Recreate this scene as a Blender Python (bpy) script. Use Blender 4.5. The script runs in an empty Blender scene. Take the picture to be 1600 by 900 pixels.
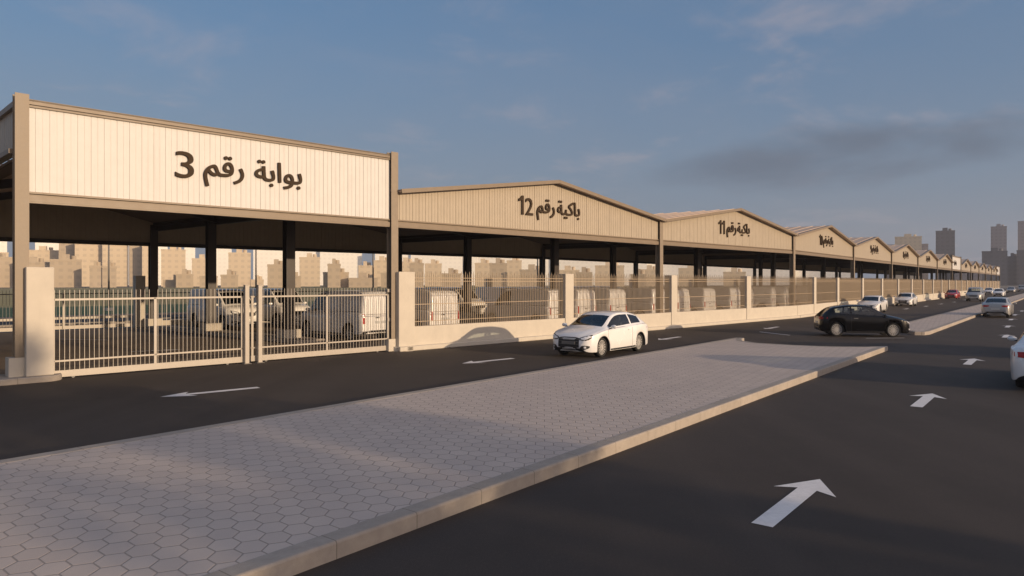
import bpy, bmesh, math, random
import numpy as np
from mathutils import Vector, Matrix
from mathutils.bvhtree import BVHTree
from mathutils.geometry import delaunay_2d_cdt
random.seed(7)
SC = bpy.context.scene
COL = SC.collection
R = math.radians
# ------------------------------------------------------------------ camera
H = 2.5            # eye height
F = 1100.0         # focal length in pixels of the 1600 px wide photo
HY = 441.0         # horizon row
cd = bpy.data.cameras.new('camera'); cam = bpy.data.objects.new('camera', cd); COL.objects.link(cam)
cam.location = (0, 0, H); cam.rotation_euler = (R(90), 0, 0)
cd.sensor_width = 36; cd.lens = 36 * F / 1600; cd.shift_y = -9 / 1600; cd.clip_end = 6000; cd.clip_start = .1
SC.camera = cam
# ------------------------------------------------------------------ sky, sun, exposure
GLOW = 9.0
SUN_EL = R(8.5); SUN_AZ = math.atan2(.82, -.57)      # azimuth from +Y, clockwise
w = bpy.data.worlds.new('World'); SC.world = w; w.use_nodes = True
nt = w.node_tree; nt.nodes.clear()
def N(nt, t, **k):
    n = nt.nodes.new(t)
    for a, b in k.items(): setattr(n, a, b)
    return n
def mth(nt, op, a, b=None, c=None, clamp=False):
    n = nt.nodes.new('ShaderNodeMath'); n.operation = op; n.use_clamp = clamp
    for i, v in enumerate((a, b, c)):
        if v is None: continue
        if isinstance(v, (int, float)): n.inputs[i].default_value = v
        else: nt.links.new(v, n.inputs[i])
    return n.outputs[0]
def mixc(nt, f, a, b, mode='MIX'):
    n = nt.nodes.new('ShaderNodeMix'); n.data_type = 'RGBA'; n.blend_type = mode
    for i, v in ((0, f), (6, a), (7, b)):
        if isinstance(v, (int, float)): n.inputs[i].default_value = v
        elif isinstance(v, tuple): n.inputs[i].default_value = (*v, 1)
        else: nt.links.new(v, n.inputs[i])
    return n.outputs[2]
sky = N(nt, 'ShaderNodeTexSky', sky_type='NISHITA'); sky.sun_disc = False
sky.sun_elevation = SUN_EL; sky.sun_rotation = SUN_AZ; sky.altitude = 50; sky.air_density = 1.0; sky.dust_density = 1.6; sky.ozone_density = 2.0
tc = N(nt, 'ShaderNodeTexCoord'); sep = N(nt, 'ShaderNodeSeparateXYZ'); nt.links.new(tc.outputs['Generated'], sep.inputs[0])
dx, dy, dz = sep.outputs
zz = mth(nt, 'MAXIMUM', dz, 0.02); den = mth(nt, 'ADD', zz, .12)
cmb = N(nt, 'ShaderNodeCombineXYZ'); nt.links.new(mth(nt, 'DIVIDE', dx, den), cmb.inputs[0]); nt.links.new(mth(nt, 'DIVIDE', dy, den), cmb.inputs[1])
def noise(nt, vec, sc, det=6, rough=.6, dist=0):
    n = N(nt, 'ShaderNodeTexNoise'); n.inputs['Scale'].default_value = sc; n.inputs['Detail'].default_value = det
    n.inputs['Roughness'].default_value = rough; n.inputs['Distortion'].default_value = dist
    if vec is not None: nt.links.new(vec, n.inputs['Vector'])
    return n.outputs['Fac']
def ramp(nt, f, a, b):
    n = N(nt, 'ShaderNodeMapRange'); n.interpolation_type = 'SMOOTHSTEP'
    n.inputs['From Min'].default_value = a; n.inputs['From Max'].default_value = b; nt.links.new(f, n.inputs['Value']); return n.outputs[0]
n1 = ramp(nt, noise(nt, cmb.outputs[0], 1.7, 9, .62, .4), .49, .72)      # thin pinkish wisps
n1b = ramp(nt, noise(nt, cmb.outputs[0], .45, 3, .5), .38, .55)
wisp = mth(nt, 'MULTIPLY', mth(nt, 'MULTIPLY', n1, n1b), .36)
veil = mth(nt, 'MULTIPLY', ramp(nt, noise(nt, cmb.outputs[0], .5, 5, .55, .6), .35, .75), .30)
# one dark cloud bank low in the sky, in the direction of the far end of the halls
ax = mth(nt, 'DIVIDE', dx, mth(nt, 'MAXIMUM', dy, .05)); az = mth(nt, 'DIVIDE', dz, mth(nt, 'MAXIMUM', dy, .05))
ex = mth(nt, 'DIVIDE', mth(nt, 'SUBTRACT', ax, .50), .36)
ey = mth(nt, 'DIVIDE', mth(nt, 'SUBTRACT', mth(nt, 'SUBTRACT', az, mth(nt, 'MULTIPLY', ax, .16)), .105), .045)
rr = mth(nt, 'ADD', mth(nt, 'MULTIPLY', ex, ex), mth(nt, 'MULTIPLY', ey, ey))
cv = N(nt, 'ShaderNodeCombineXYZ'); nt.links.new(mth(nt, 'MULTIPLY', ax, 1.0), cv.inputs[0]); nt.links.new(mth(nt, 'MULTIPLY', az, 3.2), cv.inputs[1])
cn = noise(nt, cv.outputs[0], 4.2, 6, .5, .3)
dark = mth(nt, 'MULTIPLY', ramp(nt, mth(nt, 'ADD', mth(nt, 'MULTIPLY', rr, -.42), mth(nt, 'MULTIPLY', cn, 1.7)), .30, 1.05), .72)
hz = mth(nt, 'MULTIPLY', ramp(nt, mth(nt, 'SUBTRACT', 1, zz), .6, 1.0), .72)      # mauve evening band low in the sky
skyb = mixc(nt, .55, sky.outputs[0], (.92, 2.0, 3.75))
skyc = mixc(nt, hz, skyb, (1.95, 2.2, 2.65))
c0 = mixc(nt, veil, skyc, (2.1, 2.35, 2.9))
c1 = mixc(nt, wisp, c0, (4.0, 3.4, 3.5))
c2 = mixc(nt, dark, c1, (.95, 1.18, 1.6))
# warm glow added to the sun's side of the sky, lifting the ground's light
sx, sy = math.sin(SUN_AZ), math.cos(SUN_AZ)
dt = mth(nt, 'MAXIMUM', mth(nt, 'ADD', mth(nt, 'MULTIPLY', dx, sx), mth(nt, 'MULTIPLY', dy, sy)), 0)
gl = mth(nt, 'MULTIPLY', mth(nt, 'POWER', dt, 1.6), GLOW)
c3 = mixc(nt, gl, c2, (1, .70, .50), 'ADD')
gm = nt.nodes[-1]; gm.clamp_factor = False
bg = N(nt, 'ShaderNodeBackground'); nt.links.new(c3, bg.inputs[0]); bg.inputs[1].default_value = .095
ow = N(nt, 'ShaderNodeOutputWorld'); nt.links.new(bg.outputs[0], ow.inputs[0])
sd = bpy.data.lights.new('sun', 'SUN'); sd.energy = 3.1; sd.angle = R(.6); sd.color = (1, .745, .49)
sun = bpy.data.objects.new('sun', sd); COL.objects.link(sun)
sv = Vector((.82, -.57, 0)).normalized() * math.cos(SUN_EL) + Vector((0, 0, math.sin(SUN_EL)))
sun.rotation_euler = (-sv).to_track_quat('-Z', 'Y').to_euler()
SC.view_settings.view_transform = 'Standard'; SC.view_settings.look = 'None'; SC.view_settings.exposure = 0.32; SC.view_settings.gamma = 1
SC.cycles.max_bounces = 6; SC.cycles.transparent_max_bounces = 16; SC.cycles.use_denoising = True

# ------------------------------------------------------------------ helpers
def tag(o, label=None, cat=None, group=None, kind=None):
    if label: o['label'] = label
    if cat: o['category'] = cat
    if group: o['group'] = group
    if kind: o['kind'] = kind
    return o
def empty(name, loc=(0, 0, 0), rz=0, **k):
    o = bpy.data.objects.new(name, None); COL.objects.link(o); o.location = loc; o.rotation_euler = (0, 0, rz); o.empty_display_size = .2
    return tag(o, **k)
def copy_tree(o, parent=None):
    c = o.copy(); COL.objects.link(c); c.parent = parent
    for ch in list(o.children): copy_tree(ch, c)
    return c
class MB:
    def __init__(s): s.v = []; s.f = []; s.m = []
    def add(s, vs, fs, mi=0):
        b = len(s.v); s.v += [tuple(v) for v in vs]; s.f += [tuple(b + i for i in f) for f in fs]; s.m += [mi] * len(fs); return s
    def hexa(s, p, mi=0):   # 8 points: bottom ring 0-3, top ring 4-7
        return s.add(p, [(3, 2, 1, 0), (4, 5, 6, 7), (0, 1, 5, 4), (1, 2, 6, 5), (2, 3, 7, 6), (3, 0, 4, 7)], mi)
    def box(s, x0, x1, y0, y1, z0, z1, mi=0):
        return s.hexa([(x0, y0, z0), (x1, y0, z0), (x1, y1, z0), (x0, y1, z0), (x0, y0, z1), (x1, y0, z1), (x1, y1, z1), (x0, y1, z1)], mi)
    def bar(s, a, b, wd, ht, mi=0, up=(0, 0, 1)):   # box along a-b
        a = Vector(a); b = Vector(b); d = (b - a).normalized(); u = Vector(up)
        r = d.cross(u)
        if r.length < 1e-4: r = Vector((1, 0, 0))
        r.normalize(); u2 = r.cross(d).normalized()
        r *= wd / 2; u2 *= ht / 2
        return s.hexa([a - r - u2, a + r - u2, b + r - u2, b - r - u2, a - r + u2, a + r + u2, b + r + u2, b - r + u2], mi)
    def ibeam(s, a, b, wd, ht, tf=.03, tw=.03):
        a = Vector(a); b = Vector(b); z = Vector((0, 0, 1)); 
        s.bar(a + z * (ht / 2 - tf / 2), b + z * (ht / 2 - tf / 2), wd, tf); s.bar(a - z * (ht / 2 - tf / 2), b - z * (ht / 2 - tf / 2), wd, tf)
        return s.bar(a, b, tw, ht - 2 * tf - .004)
    def cyl(s, a, b, r0, r1=None, n=10, mi=0):
        r1 = r0 if r1 is None else r1
        a = Vector(a); b = Vector(b); d = (b - a).normalized(); x = d.orthogonal().normalized(); y = d.cross(x)
        vs = [a + (x * math.cos(t) + y * math.sin(t)) * r0 for t in [2 * math.pi * i / n for i in range(n)]] + [b + (x * math.cos(t) + y * math.sin(t)) * r1 for t in [2 * math.pi * i / n for i in range(n)]]
        return s.add(vs, [(i, (i + 1) % n, n + (i + 1) % n, n + i) for i in range(n)] + [tuple(range(n - 1, -1, -1)), tuple(range(n, 2 * n))], mi)
    def prism(s, poly, z0, z1, mi=0):
        n = len(poly); vs = [(p[0], p[1], z0) for p in poly] + [(p[0], p[1], z1) for p in poly]
        return s.add(vs, [tuple(range(n - 1, -1, -1)), tuple(range(n, 2 * n))] + [(i, (i + 1) % n, n + (i + 1) % n, n + i) for i in range(n)], mi)
    def build(s, name, mat, parent=None, smooth=False, loc=None, bevel=0):
        me = bpy.data.meshes.new(name); me.from_pydata(s.v, [], s.f)
        for m in (mat if isinstance(mat, (list, tuple)) else [mat]): me.materials.append(m)
        me.polygons.foreach_set('material_index', s.m)
        bm = bmesh.new(); bm.from_mesh(me); bmesh.ops.recalc_face_normals(bm, faces=bm.faces)
        if bevel: bmesh.ops.bevel(bm, geom=list(bm.edges), offset=bevel, segments=1, affect='EDGES', clamp_overlap=True)
        bm.to_mesh(me); bm.free(); me.update()
        if smooth: me.polygons.foreach_set('use_smooth', [True] * len(me.polygons))
        o = bpy.data.objects.new(name, me); COL.objects.link(o); o.parent = parent
        if loc: o.location = loc
        return o
def sheet(name, poly, z, mat, parent=None, **k):
    me = bpy.data.meshes.new(name); bm = bmesh.new(); vs = [bm.verts.new((p[0], p[1], z)) for p in poly]
    bm.faces.new(vs); bmesh.ops.recalc_face_normals(bm, faces=bm.faces); bmesh.ops.triangulate(bm, faces=bm.faces); 
    bm.to_mesh(me); bm.free()
    if me.polygons[0].normal.z < 0: me.flip_normals()
    me.materials.append(mat); o = bpy.data.objects.new(name, me); COL.objects.link(o); o.parent = parent
    return tag(o, **k)

# ------------------------------------------------------------------ materials
MATS = {}
def pm(name, col, rough=.6, metal=0, var=.12, vs=3.0, bump=0, bs=60, spec=.5, streak=0, var2=0, vs2=.3, coat=0, emis=None):
    m = bpy.data.materials.new(name); m.use_nodes = True; nt = m.node_tree; b = nt.nodes['Principled BSDF']
    b.inputs['Roughness'].default_value = rough; b.inputs['Metallic'].default_value = metal
    b.inputs['Specular IOR Level'].default_value = spec; b.inputs['Coat Weight'].default_value = coat; b.inputs['Coat Roughness'].default_value = .05
    c = None
    geo = N(nt, 'ShaderNodeNewGeometry')
    if var:
        f = noise(nt, geo.outputs['Position'], vs, 6, .65)
        lo = tuple(x * (1 - var * 1.6) for x in col); hi = tuple(min(1, x * (1 + var * 1.6)) for x in col)
        c = mixc(nt, f, lo, hi)
        if var2:
            f2 = ramp(nt, noise(nt, geo.outputs['Position'], vs2, 4, .6), .3, .7)
            c = mixc(nt, mth(nt, 'MULTIPLY', f2, var2), c, tuple(x * .55 for x in col))
        if streak:
            mp = N(nt, 'ShaderNodeMapping'); mp.inputs['Scale'].default_value = (6, 6, .35); nt.links.new(geo.outputs['Position'], mp.inputs[0])
            f3 = ramp(nt, noise(nt, mp.outputs[0], 1.3, 5, .7), .5, .85)
            c = mixc(nt, mth(nt, 'MULTIPLY', f3, streak), c, tuple(x * .45 for x in col))
        nt.links.new(c, b.inputs['Base Color'])
        rg = N(nt, 'ShaderNodeMapRange'); rg.inputs['To Min'].default_value = max(.03, rough - .1); rg.inputs['To Max'].default_value = min(1, rough + .1); nt.links.new(f, rg.inputs['Value']); nt.links.new(rg.outputs[0], b.inputs['Roughness'])
    else: b.inputs['Base Color'].default_value = (*col, 1)
    if bump:
        bn = N(nt, 'ShaderNodeBump'); bn.inputs['Strength'].default_value = bump; bn.inputs['Distance'].default_value = .01
        nt.links.new(noise(nt, geo.outputs['Position'], bs, 4, .7), bn.inputs['Height']); nt.links.new(bn.outputs[0], b.inputs['Normal'])
    if emis: b.inputs['Emission Color'].default_value = (*emis[0], 1); b.inputs['Emission Strength'].default_value = emis[1]
    MATS[name] = m; return m
M_white_clad = pm('white_cladding', (.62, .60, .575), .6, var=.07, vs=2.2, streak=.22)
M_beige_clad = pm('beige_cladding', (.40, .34, .26), .55, var=.08, vs=2.5, streak=.18)
M_in_clad = pm('inner_cladding', (.42, .35, .26), .7, var=.1, vs=3)
M_frame = pm('beige_steel', (.215, .165, .115), .5, var=.12, vs=4, streak=.2)
M_column = pm('beige_steel_column', (.25, .20, .145), .55, var=.15, vs=5, streak=.25)
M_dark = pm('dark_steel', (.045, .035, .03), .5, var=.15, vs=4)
M_roof = pm('roof_sheet', (.56, .44, .35), .85, var=.12, vs=1.2, streak=.1, spec=.15)
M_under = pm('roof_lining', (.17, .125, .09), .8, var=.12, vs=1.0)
M_conc = pm('rendered_concrete', (.55, .50, .42), .85, var=.09, vs=2.2, bump=.25, bs=70, streak=.14)
M_kerb = pm('kerb_concrete', (.40, .35, .30), .9, var=.18, vs=9, bump=.6, bs=120, var2=.25, vs2=.8)
M_rail = pm('cream_metal', (.40, .31, .21), .55, var=.08, vs=6)
M_gate = pm('pale_gate_metal', (.42, .375, .315), .42, var=.08, vs=6)
M_greysteel = pm('grey_steel', (.16, .15, .14), .5, var=.15)
M_letter = pm('dark_bronze_letters', (.055, .038, .025), .8, var=.15, vs=8, spec=.1)
M_white_paint = pm('road_paint', (.80, .77, .74), .7, var=.12, vs=14, var2=.25, vs2=2.5)
M_tyre = pm('tyre_rubber', (.02, .02, .02), .85, var=.1, vs=30)
M_rim = pm('alloy_rim', (.50, .48, .45), .45, .2, var=.05)
M_black = pm('black_plastic', (.02, .02, .022), .5, var=.1)
M_lamp = pm('headlamp_glass', (.75, .76, .78), .2, .1, var=.1, vs=20, spec=.5)
M_red = pm('tail_lamp', (.40, .015, .012), .2, var=.1, vs=20)
M_plate = pm('number_plate', (.55, .55, .53), .5, var=.05)
M_seat = pm('seat_cloth', (.03, .03, .035), .9, var=.1)
M_grass = pm('grass_verge', (.11, .15, .045), .95, var=.3, vs=.8, var2=.4, vs2=.06)
M_field = pm('dry_field', (.34, .27, .10), .95, var=.3, vs=.5, var2=.35, vs2=.04)
M_ground = pm('dusty_ground', (.18, .15, .115), .95, var=.2, vs=.3, var2=.3, vs2=.03)

def asphalt(name, col):
    m = bpy.data.materials.new(name); m.use_nodes = True; nt = m.node_tree; b = nt.nodes['Principled BSDF']
    geo = N(nt, 'ShaderNodeNewGeometry'); P = geo.outputs['Position']
    f = noise(nt, P, 90, 4, .8); g = noise(nt, P, .35, 5, .6); h = noise(nt, P, 2.2, 6, .7)
    c = mixc(nt, ramp(nt, f, .3, .75), tuple(x * .6 for x in col), tuple(x * 1.5 for x in col))
    sp_ = noise(nt, P, 28, 3, .9); c = mixc(nt, mth(nt, 'MULTIPLY', ramp(nt, sp_, .52, .75), .6), c, tuple(x * 2.1 for x in col))
    c = mixc(nt, mth(nt, 'MULTIPLY', ramp(nt, g, .35, .7), .45), c, tuple(x * .62 for x in col))
    c = mixc(nt, mth(nt, 'MULTIPLY', ramp(nt, h, .45, .8), .22), c, tuple(x * 1.5 for x in col))
    vo = N(nt, 'ShaderNodeTexVoronoi'); vo.feature = 'DISTANCE_TO_EDGE'; vo.inputs['Scale'].default_value = .16
    ad = N(nt, 'ShaderNodeVectorMath', operation='ADD'); nn = N(nt, 'ShaderNodeTexNoise'); nn.inputs['Scale'].default_value = 1.2; nn.inputs['Detail'].default_value = 5; nt.links.new(P, nn.inputs['Vector'])
    nt.links.new(P, ad.inputs[0]); nt.links.new(nn.outputs['Color'], ad.inputs[1]); nt.links.new(ad.outputs[0], vo.inputs['Vector'])
    ck = mth(nt, 'MULTIPLY', mth(nt, 'LESS_THAN', vo.outputs['Distance'], .0016), ramp(nt, noise(nt, P, .22, 2, .5), .50, .62))
    c = mixc(nt, mth(nt, 'MULTIPLY', ck, .7), c, tuple(x * .35 for x in col))
    tr = N(nt, 'ShaderNodeMapping'); tr.inputs['Rotation'].default_value = (0, 0, R(38.3)); tr.inputs['Scale'].default_value = (1.1, .03, 1); nt.links.new(P, tr.inputs[0])
    c = mixc(nt, mth(nt, 'MULTIPLY', ramp(nt, noise(nt, tr.outputs[0], .9, 3, .5), .45, .7), .28), c, tuple(x * 1.55 for x in col))
    nt.links.new(c, b.inputs['Base Color']); b.inputs['Roughness'].default_value = .82; b.inputs['Specular IOR Level'].default_value = .35
    bn = N(nt, 'ShaderNodeBump'); bn.inputs['Strength'].default_value = .5; bn.inputs['Distance'].default_value = .006
    nt.links.new(f, bn.inputs['Height']); nt.links.new(bn.outputs[0], b.inputs['Normal'])
    return m
M_asphalt = asphalt('asphalt', (.054, .042, .034))
M_yard = asphalt('yard_asphalt', (.20, .155, .11))

def hexpave():
    m = bpy.data.materials.new('hexagon_pavers'); m.use_nodes = True; nt = m.node_tree; b = nt.nodes['Principled BSDF']
    s = .145; th = -.415; k = 1.17; O = (-2.825, 6.323); c, sn = math.cos(th), math.sin(th)
    geo = N(nt, 'ShaderNodeNewGeometry'); sp = N(nt, 'ShaderNodeSeparateXYZ'); nt.links.new(geo.outputs['Position'], sp.inputs[0])
    X = mth(nt, 'SUBTRACT', sp.outputs[0], O[0]); D = mth(nt, 'SUBTRACT', sp.outputs[1], O[1])
    ux = mth(nt, 'SUBTRACT', mth(nt, 'MULTIPLY', X, c), mth(nt, 'MULTIPLY', D, sn))
    uy = mth(nt, 'MULTIPLY', mth(nt, 'ADD', mth(nt, 'MULTIPLY', X, sn), mth(nt, 'MULTIPLY', D, c)), -1 / k)
    wd = math.sqrt(3) * s     # flat-to-flat distance -> 1
    # pointy direction is along ux: swap so that standard 'x' is the flat-to-flat axis
    px = mth(nt, 'ADD', mth(nt, 'DIVIDE', uy, wd), 500.0); py = mth(nt, 'ADD', mth(nt, 'DIVIDE', ux, wd), 500 * math.sqrt(3))
    rx, ry = 1.0, math.sqrt(3)
    def cell(ox, oy):
        a = mth(nt, 'SUBTRACT', mth(nt, 'MODULO', mth(nt, 'SUBTRACT', px, ox), rx), .5); q = mth(nt, 'SUBTRACT', mth(nt, 'MODULO', mth(nt, 'SUBTRACT', py, oy), ry), ry / 2)
        return a, q, mth(nt, 'ADD', mth(nt, 'MULTIPLY', a, a), mth(nt, 'MULTIPLY', q, q))
    ax_, ay_, al = cell(-.5, -ry / 2); bx_, by_, bl = cell(0, 0)
    sel = mth(nt, 'LESS_THAN', al, bl); inv = mth(nt, 'SUBTRACT', 1, sel)
    gx = mth(nt, 'ADD', mth(nt, 'MULTIPLY', ax_, sel), mth(nt, 'MULTIPLY', bx_, inv)); gy = mth(nt, 'ADD', mth(nt, 'MULTIPLY', ay_, sel), mth(nt, 'MULTIPLY', by_, inv))
    qx = mth(nt, 'ABSOLUTE', gx); qy = mth(nt, 'ABSOLUTE', gy)
    hd = mth(nt, 'MAXIMUM', qx, mth(nt, 'ADD', mth(nt, 'MULTIPLY', qx, .5), mth(nt, 'MULTIPLY', qy, .8660254)))
    edge = mth(nt, 'SUBTRACT', .5, hd)
    idv = N(nt, 'ShaderNodeCombineXYZ'); nt.links.new(mth(nt, 'SNAP', mth(nt, 'ADD', mth(nt, 'SUBTRACT', px, gx), .05), .5), idv.inputs[0]); nt.links.new(mth(nt, 'SNAP', mth(nt, 'ADD', mth(nt, 'SUBTRACT', py, gy), .05), ry / 2), idv.inputs[1])
    wn = N(nt, 'ShaderNodeTexWhiteNoise'); wn.noise_dimensions = '2D'; nt.links.new(idv.outputs[0], wn.inputs['Vector'])
    P = geo.outputs['Position']
    base = mixc(nt, wn.outputs['Value'], (.55, .465, .40), (.60, .51, .44))
    base = mixc(nt, mth(nt, 'MULTIPLY', ramp(nt, noise(nt, P, .8, 5, .65), .35, .75), .4), base, (.42, .36, .33))
    base = mixc(nt, mth(nt, 'MULTIPLY', noise(nt, P, 55, 4, .8), .3), base, (.36, .31, .28))
    jt = ramp(nt, edge, .012, .042)
    c3 = mixc(nt, jt, (.33, .28, .24), base)
    nt.links.new(c3, b.inputs['Base Color']); b.inputs['Roughness'].default_value = .85; b.inputs['Specular IOR Level'].default_value = .3
    bn = N(nt, 'ShaderNodeBump'); bn.inputs['Strength'].default_value = .7; bn.inputs['Distance'].default_value = .006
    hh = mth(nt, 'ADD', ramp(nt, edge, .0, .05), mth(nt, 'MULTIPLY', noise(nt, P, 80, 3, .7), .25)); nt.links.new(hh, bn.inputs['Height']); nt.links.new(bn.outputs[0], b.inputs['Normal'])
    return m
M_pave = hexpave()

def paint(name, col, rough=.25, metal=0):
    m = pm(name, col, rough, metal, var=.03, vs=3, coat=.6 if sum(col) > .1 else .15, spec=.5 if sum(col) > .1 else .3)
    nt = m.node_tree; b = nt.nodes['Principled BSDF']; out = nt.nodes['Material Output']; geo = N(nt, 'ShaderNodeNewGeometry')
    d = N(nt, 'ShaderNodeBsdfDiffuse'); d.inputs[0].default_value = (.03, .03, .03, 1)   # the cabin side of the shell is dark lining
    mx = N(nt, 'ShaderNodeMixShader'); nt.links.new(geo.outputs['Backfacing'], mx.inputs[0]); nt.links.new(b.outputs[0], mx.inputs[1]); nt.links.new(d.outputs[0], mx.inputs[2]); nt.links.new(mx.outputs[0], out.inputs[0])
    return m
P_white = paint('white_paint', (.82, .81, .80)); P_black = paint('black_paint', (.004, .004, .005), .15); P_red = paint('red_paint', (.42, .02, .015)); P_silver = paint('silver_paint', (.42, .41, .40), .3, .3); P_vanwhite = paint('van_white_paint', (.85, .83, .80), .35)
def glass():
    m = bpy.data.materials.new('car_glass'); m.use_nodes = True; nt = m.node_tree; nt.nodes.clear()
    o = N(nt, 'ShaderNodeOutputMaterial'); t = N(nt, 'ShaderNodeBsdfTransparent'); t.inputs[0].default_value = (.66, .72, .72, 1)
    g = N(nt, 'ShaderNodeBsdfGlossy'); g.inputs['Roughness'].default_value = .03; g.inputs[0].default_value = (.9, .9, .9, 1)
    fr = N(nt, 'ShaderNodeFresnel'); fr.inputs[0].default_value = 1.55
    mx = N(nt, 'ShaderNodeMixShader'); nt.links.new(mth(nt, 'ADD', mth(nt, 'MULTIPLY', fr.outputs[0], 1.0), .03, clamp=True), mx.inputs[0]); nt.links.new(t.outputs[0], mx.inputs[1]); nt.links.new(g.outputs[0], mx.inputs[2]); nt.links.new(mx.outputs[0], o.inputs[0])
    return m
M_glass = glass()

# ------------------------------------------------------------------ plan of the place
V2 = lambda x, y: Vector((x, y))
def ray(px): return (px - 800) / F
def g(px, py, z=0):
    D = (H - z) * F / (py - HY); return V2(ray(px) * D, D)
U1, K1 = 1908.0, H * F * 1864 / 154.7          # first straight of the hall front
def f1(px): D = K1 / (U1 - px); return V2(ray(px) * D, D)
U2 = 1660.0; K2 = K1 / (U1 - 1240) * (U2 - 1240)
def f2(u): D = K2 / u; return V2(ray(U2 - u) * D, D)
FR = [f1(44), f1(619), f1(1033), f1(1240)]
inv = 1 / (U2 - 1240)
KIND = ['gate', 'bay', 'bay']
for i in range(12):
    isg = i in (5, 11)   # two more gates
    inv += .00051 if isg else .00068
    FR.append(f2(1 / inv)); KIND.append('gate' if isg else 'bay')
# bays after the first three: 10 9 8 7 6 | gate 2 | 5 4 3 2 1 (one more small bay) | gate 1
NUM = ['3', '12', '11', '10', '9', '8', '7', '6', '2', '5', '4', '3', '2', '1', '1']
VPS = [-330, -482, -600, -900] + [-1220] * 20
DEPTH = 20.4
BK = [FR[i] + V2(VPS[i] - 800, F).normalized() * DEPTH for i in range(len(FR))]
def BM(i, a, b, z):      # bilinear point inside bay i
    p = FR[i].lerp(FR[i + 1], a); q = BK[i].lerp(BK[i + 1], a); r = p.lerp(q, b); return Vector((r.x, r.y, z))
E1 = (FR[1] - FR[0]).normalized(); N1 = V2(-E1.y, E1.x)
E2 = (FR[5] - FR[4]).normalized(); N2 = V2(-E2.y, E2.x)
T3 = (FR[3] - FR[0]).length
def FW(t, k):            # along the front, k metres inwards
    if t <= T3: p = FR[0] + E1 * t + N1 * k
    else: p = FR[3] + E2 * (t - T3) + N2 * k
    return p
RD = V2(869, 1100).normalized(); RP = V2(-RD.y, RD.x); RO = g(600, 819, .165)
def RW(a, p): return RO + RD * a + RP * p
TE = T3 + (FR[-1] - FR[3]).length

# ------------------------------------------------------------------ ground and roads
sheet('ground', [(-2500, -600), (2500, -600), (2500, 3500), (-2500, 3500)], -.012, M_ground, kind='structure')
road = sheet('road', [RW(-90, -17), RW(420, -17), RW(420, 16.5), RW(-90, 16.5)], 0, M_asphalt, kind='structure')
def strip(k0, k1, t0, t1): 
    return [FW(t0, k0), FW(T3, k0), FW(T3 + .01, k0), FW(t1, k0), FW(t1, k1), FW(T3 + .01, k1), FW(t0, k1)]
sheet('yard', [FW(-70, .2), FW(T3 - .01, .2), FW(TE + 20, .2), FW(TE + 20, 23), FW(T3, 23), FW(-70, 23)], .004, M_yard, kind='structure')
sheet('back_road', [FW(-160, 26), FW(T3, 26), FW(TE + 60, 26), FW(TE + 60, 36), FW(T3, 36), FW(-160, 36)], .0, M_asphalt, kind='structure')
sheet('grass_verge', [FW(-220, 38), FW(T3, 38), FW(TE + 60, 38), FW(TE + 60, 62), FW(T3, 62), FW(-220, 62)], .0, M_grass, kind='structure')
sheet('dry_field', [FW(-600, 62), FW(T3, 62), FW(TE + 200, 62), FW(TE + 200, 330), FW(T3, 330), FW(-600, 330)], .0, M_field, kind='structure')
# kerbs of the back road
for k in (25.7, 36.3):
    mb = MB()
    for a, b in ((-160, T3), (T3, TE + 60)):
        p, q = FW(a + (.01 if a == T3 else 0), k), FW(b, k); mb.bar((p.x, p.y, .07), (q.x, q.y, .07), .3, .14)
    mb.build('back_road_kerb', M_kerb, tag(empty('kerb_line', kind='structure'), kind='structure')) if False else tag(mb.build('kerb_strip', M_kerb), kind='structure')

# median islands: outline in road coordinates (along, across)
def island(name, pts, z, kw=.24):
    P = [RW(a, p) for a, p in pts]; n = len(P)
    area = sum(P[i].x * P[(i + 1) % n].y - P[(i + 1) % n].x * P[i].y for i in range(n))
    if area < 0: P.reverse()
    inn = []
    for i in range(n):
        a, b, c = P[i - 1], P[i], P[(i + 1) % n]; e1 = (b - a).normalized(); e2 = (c - b).normalized()
        n1 = V2(-e1.y, e1.x); n2 = V2(-e2.y, e2.x); bi = (n1 + n2).normalized(); inn.append(b + bi * (kw / max(.35, bi.dot(n1))))
    mb = MB(); r = .025
    def shr(t): return [P[i].lerp(inn[i], t / kw) for i in range(n)]
    A = shr(r)
    lay = [(P, -.02), (P, z - r), (shr(r * .35), z - r * .3), (A, z), (inn, z), (inn, z - .03)]
    for (p0, z0), (p1, z1) in zip(lay, lay[1:]):
        b = len(mb.v); mb.v += [(p.x, p.y, z0) for p in p0] + [(p.x, p.y, z1) for p in p1]
        for i in range(n): mb.f.append((b + i, b + (i + 1) % n, b + n + (i + 1) % n, b + n + i)); mb.m.append(0)
    k = mb.build('kerb', M_kerb)
    pv = sheet(name, [(p.x, p.y) for p in inn], z - .004, M_pave, kind='structure'); k.parent = pv
    return pv
nt = M_kerb.node_tree; b_ = nt.nodes['Principled BSDF']; src = b_.inputs['Base Color'].links[0].from_socket
gp_ = N(nt, 'ShaderNodeNewGeometry'); vd = N(nt, 'ShaderNodeVectorMath', operation='DOT_PRODUCT'); nt.links.new(gp_.outputs['Position'], vd.inputs[0]); vd.inputs[1].default_value = (RD.x, RD.y, 0)
fr_ = mth(nt, 'FRACT', mth(nt, 'ADD', vd.outputs['Value'], 500)); jn = mth(nt, 'LESS_THAN', fr_, .012)
wn_ = N(nt, 'ShaderNodeTexWhiteNoise'); wn_.noise_dimensions = '1D'; nt.links.new(mth(nt, 'FLOOR', mth(nt, 'ADD', vd.outputs['Value'], 500)), wn_.inputs['W'])
stn = mixc(nt, mth(nt, 'MULTIPLY', wn_.outputs['Value'], .22), src, (.25, .22, .18)); nt.links.new(mixc(nt, mth(nt, 'MULTIPLY', jn, .6), stn, (.12, .10, .08)), b_.inputs['Base Color'])
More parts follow.
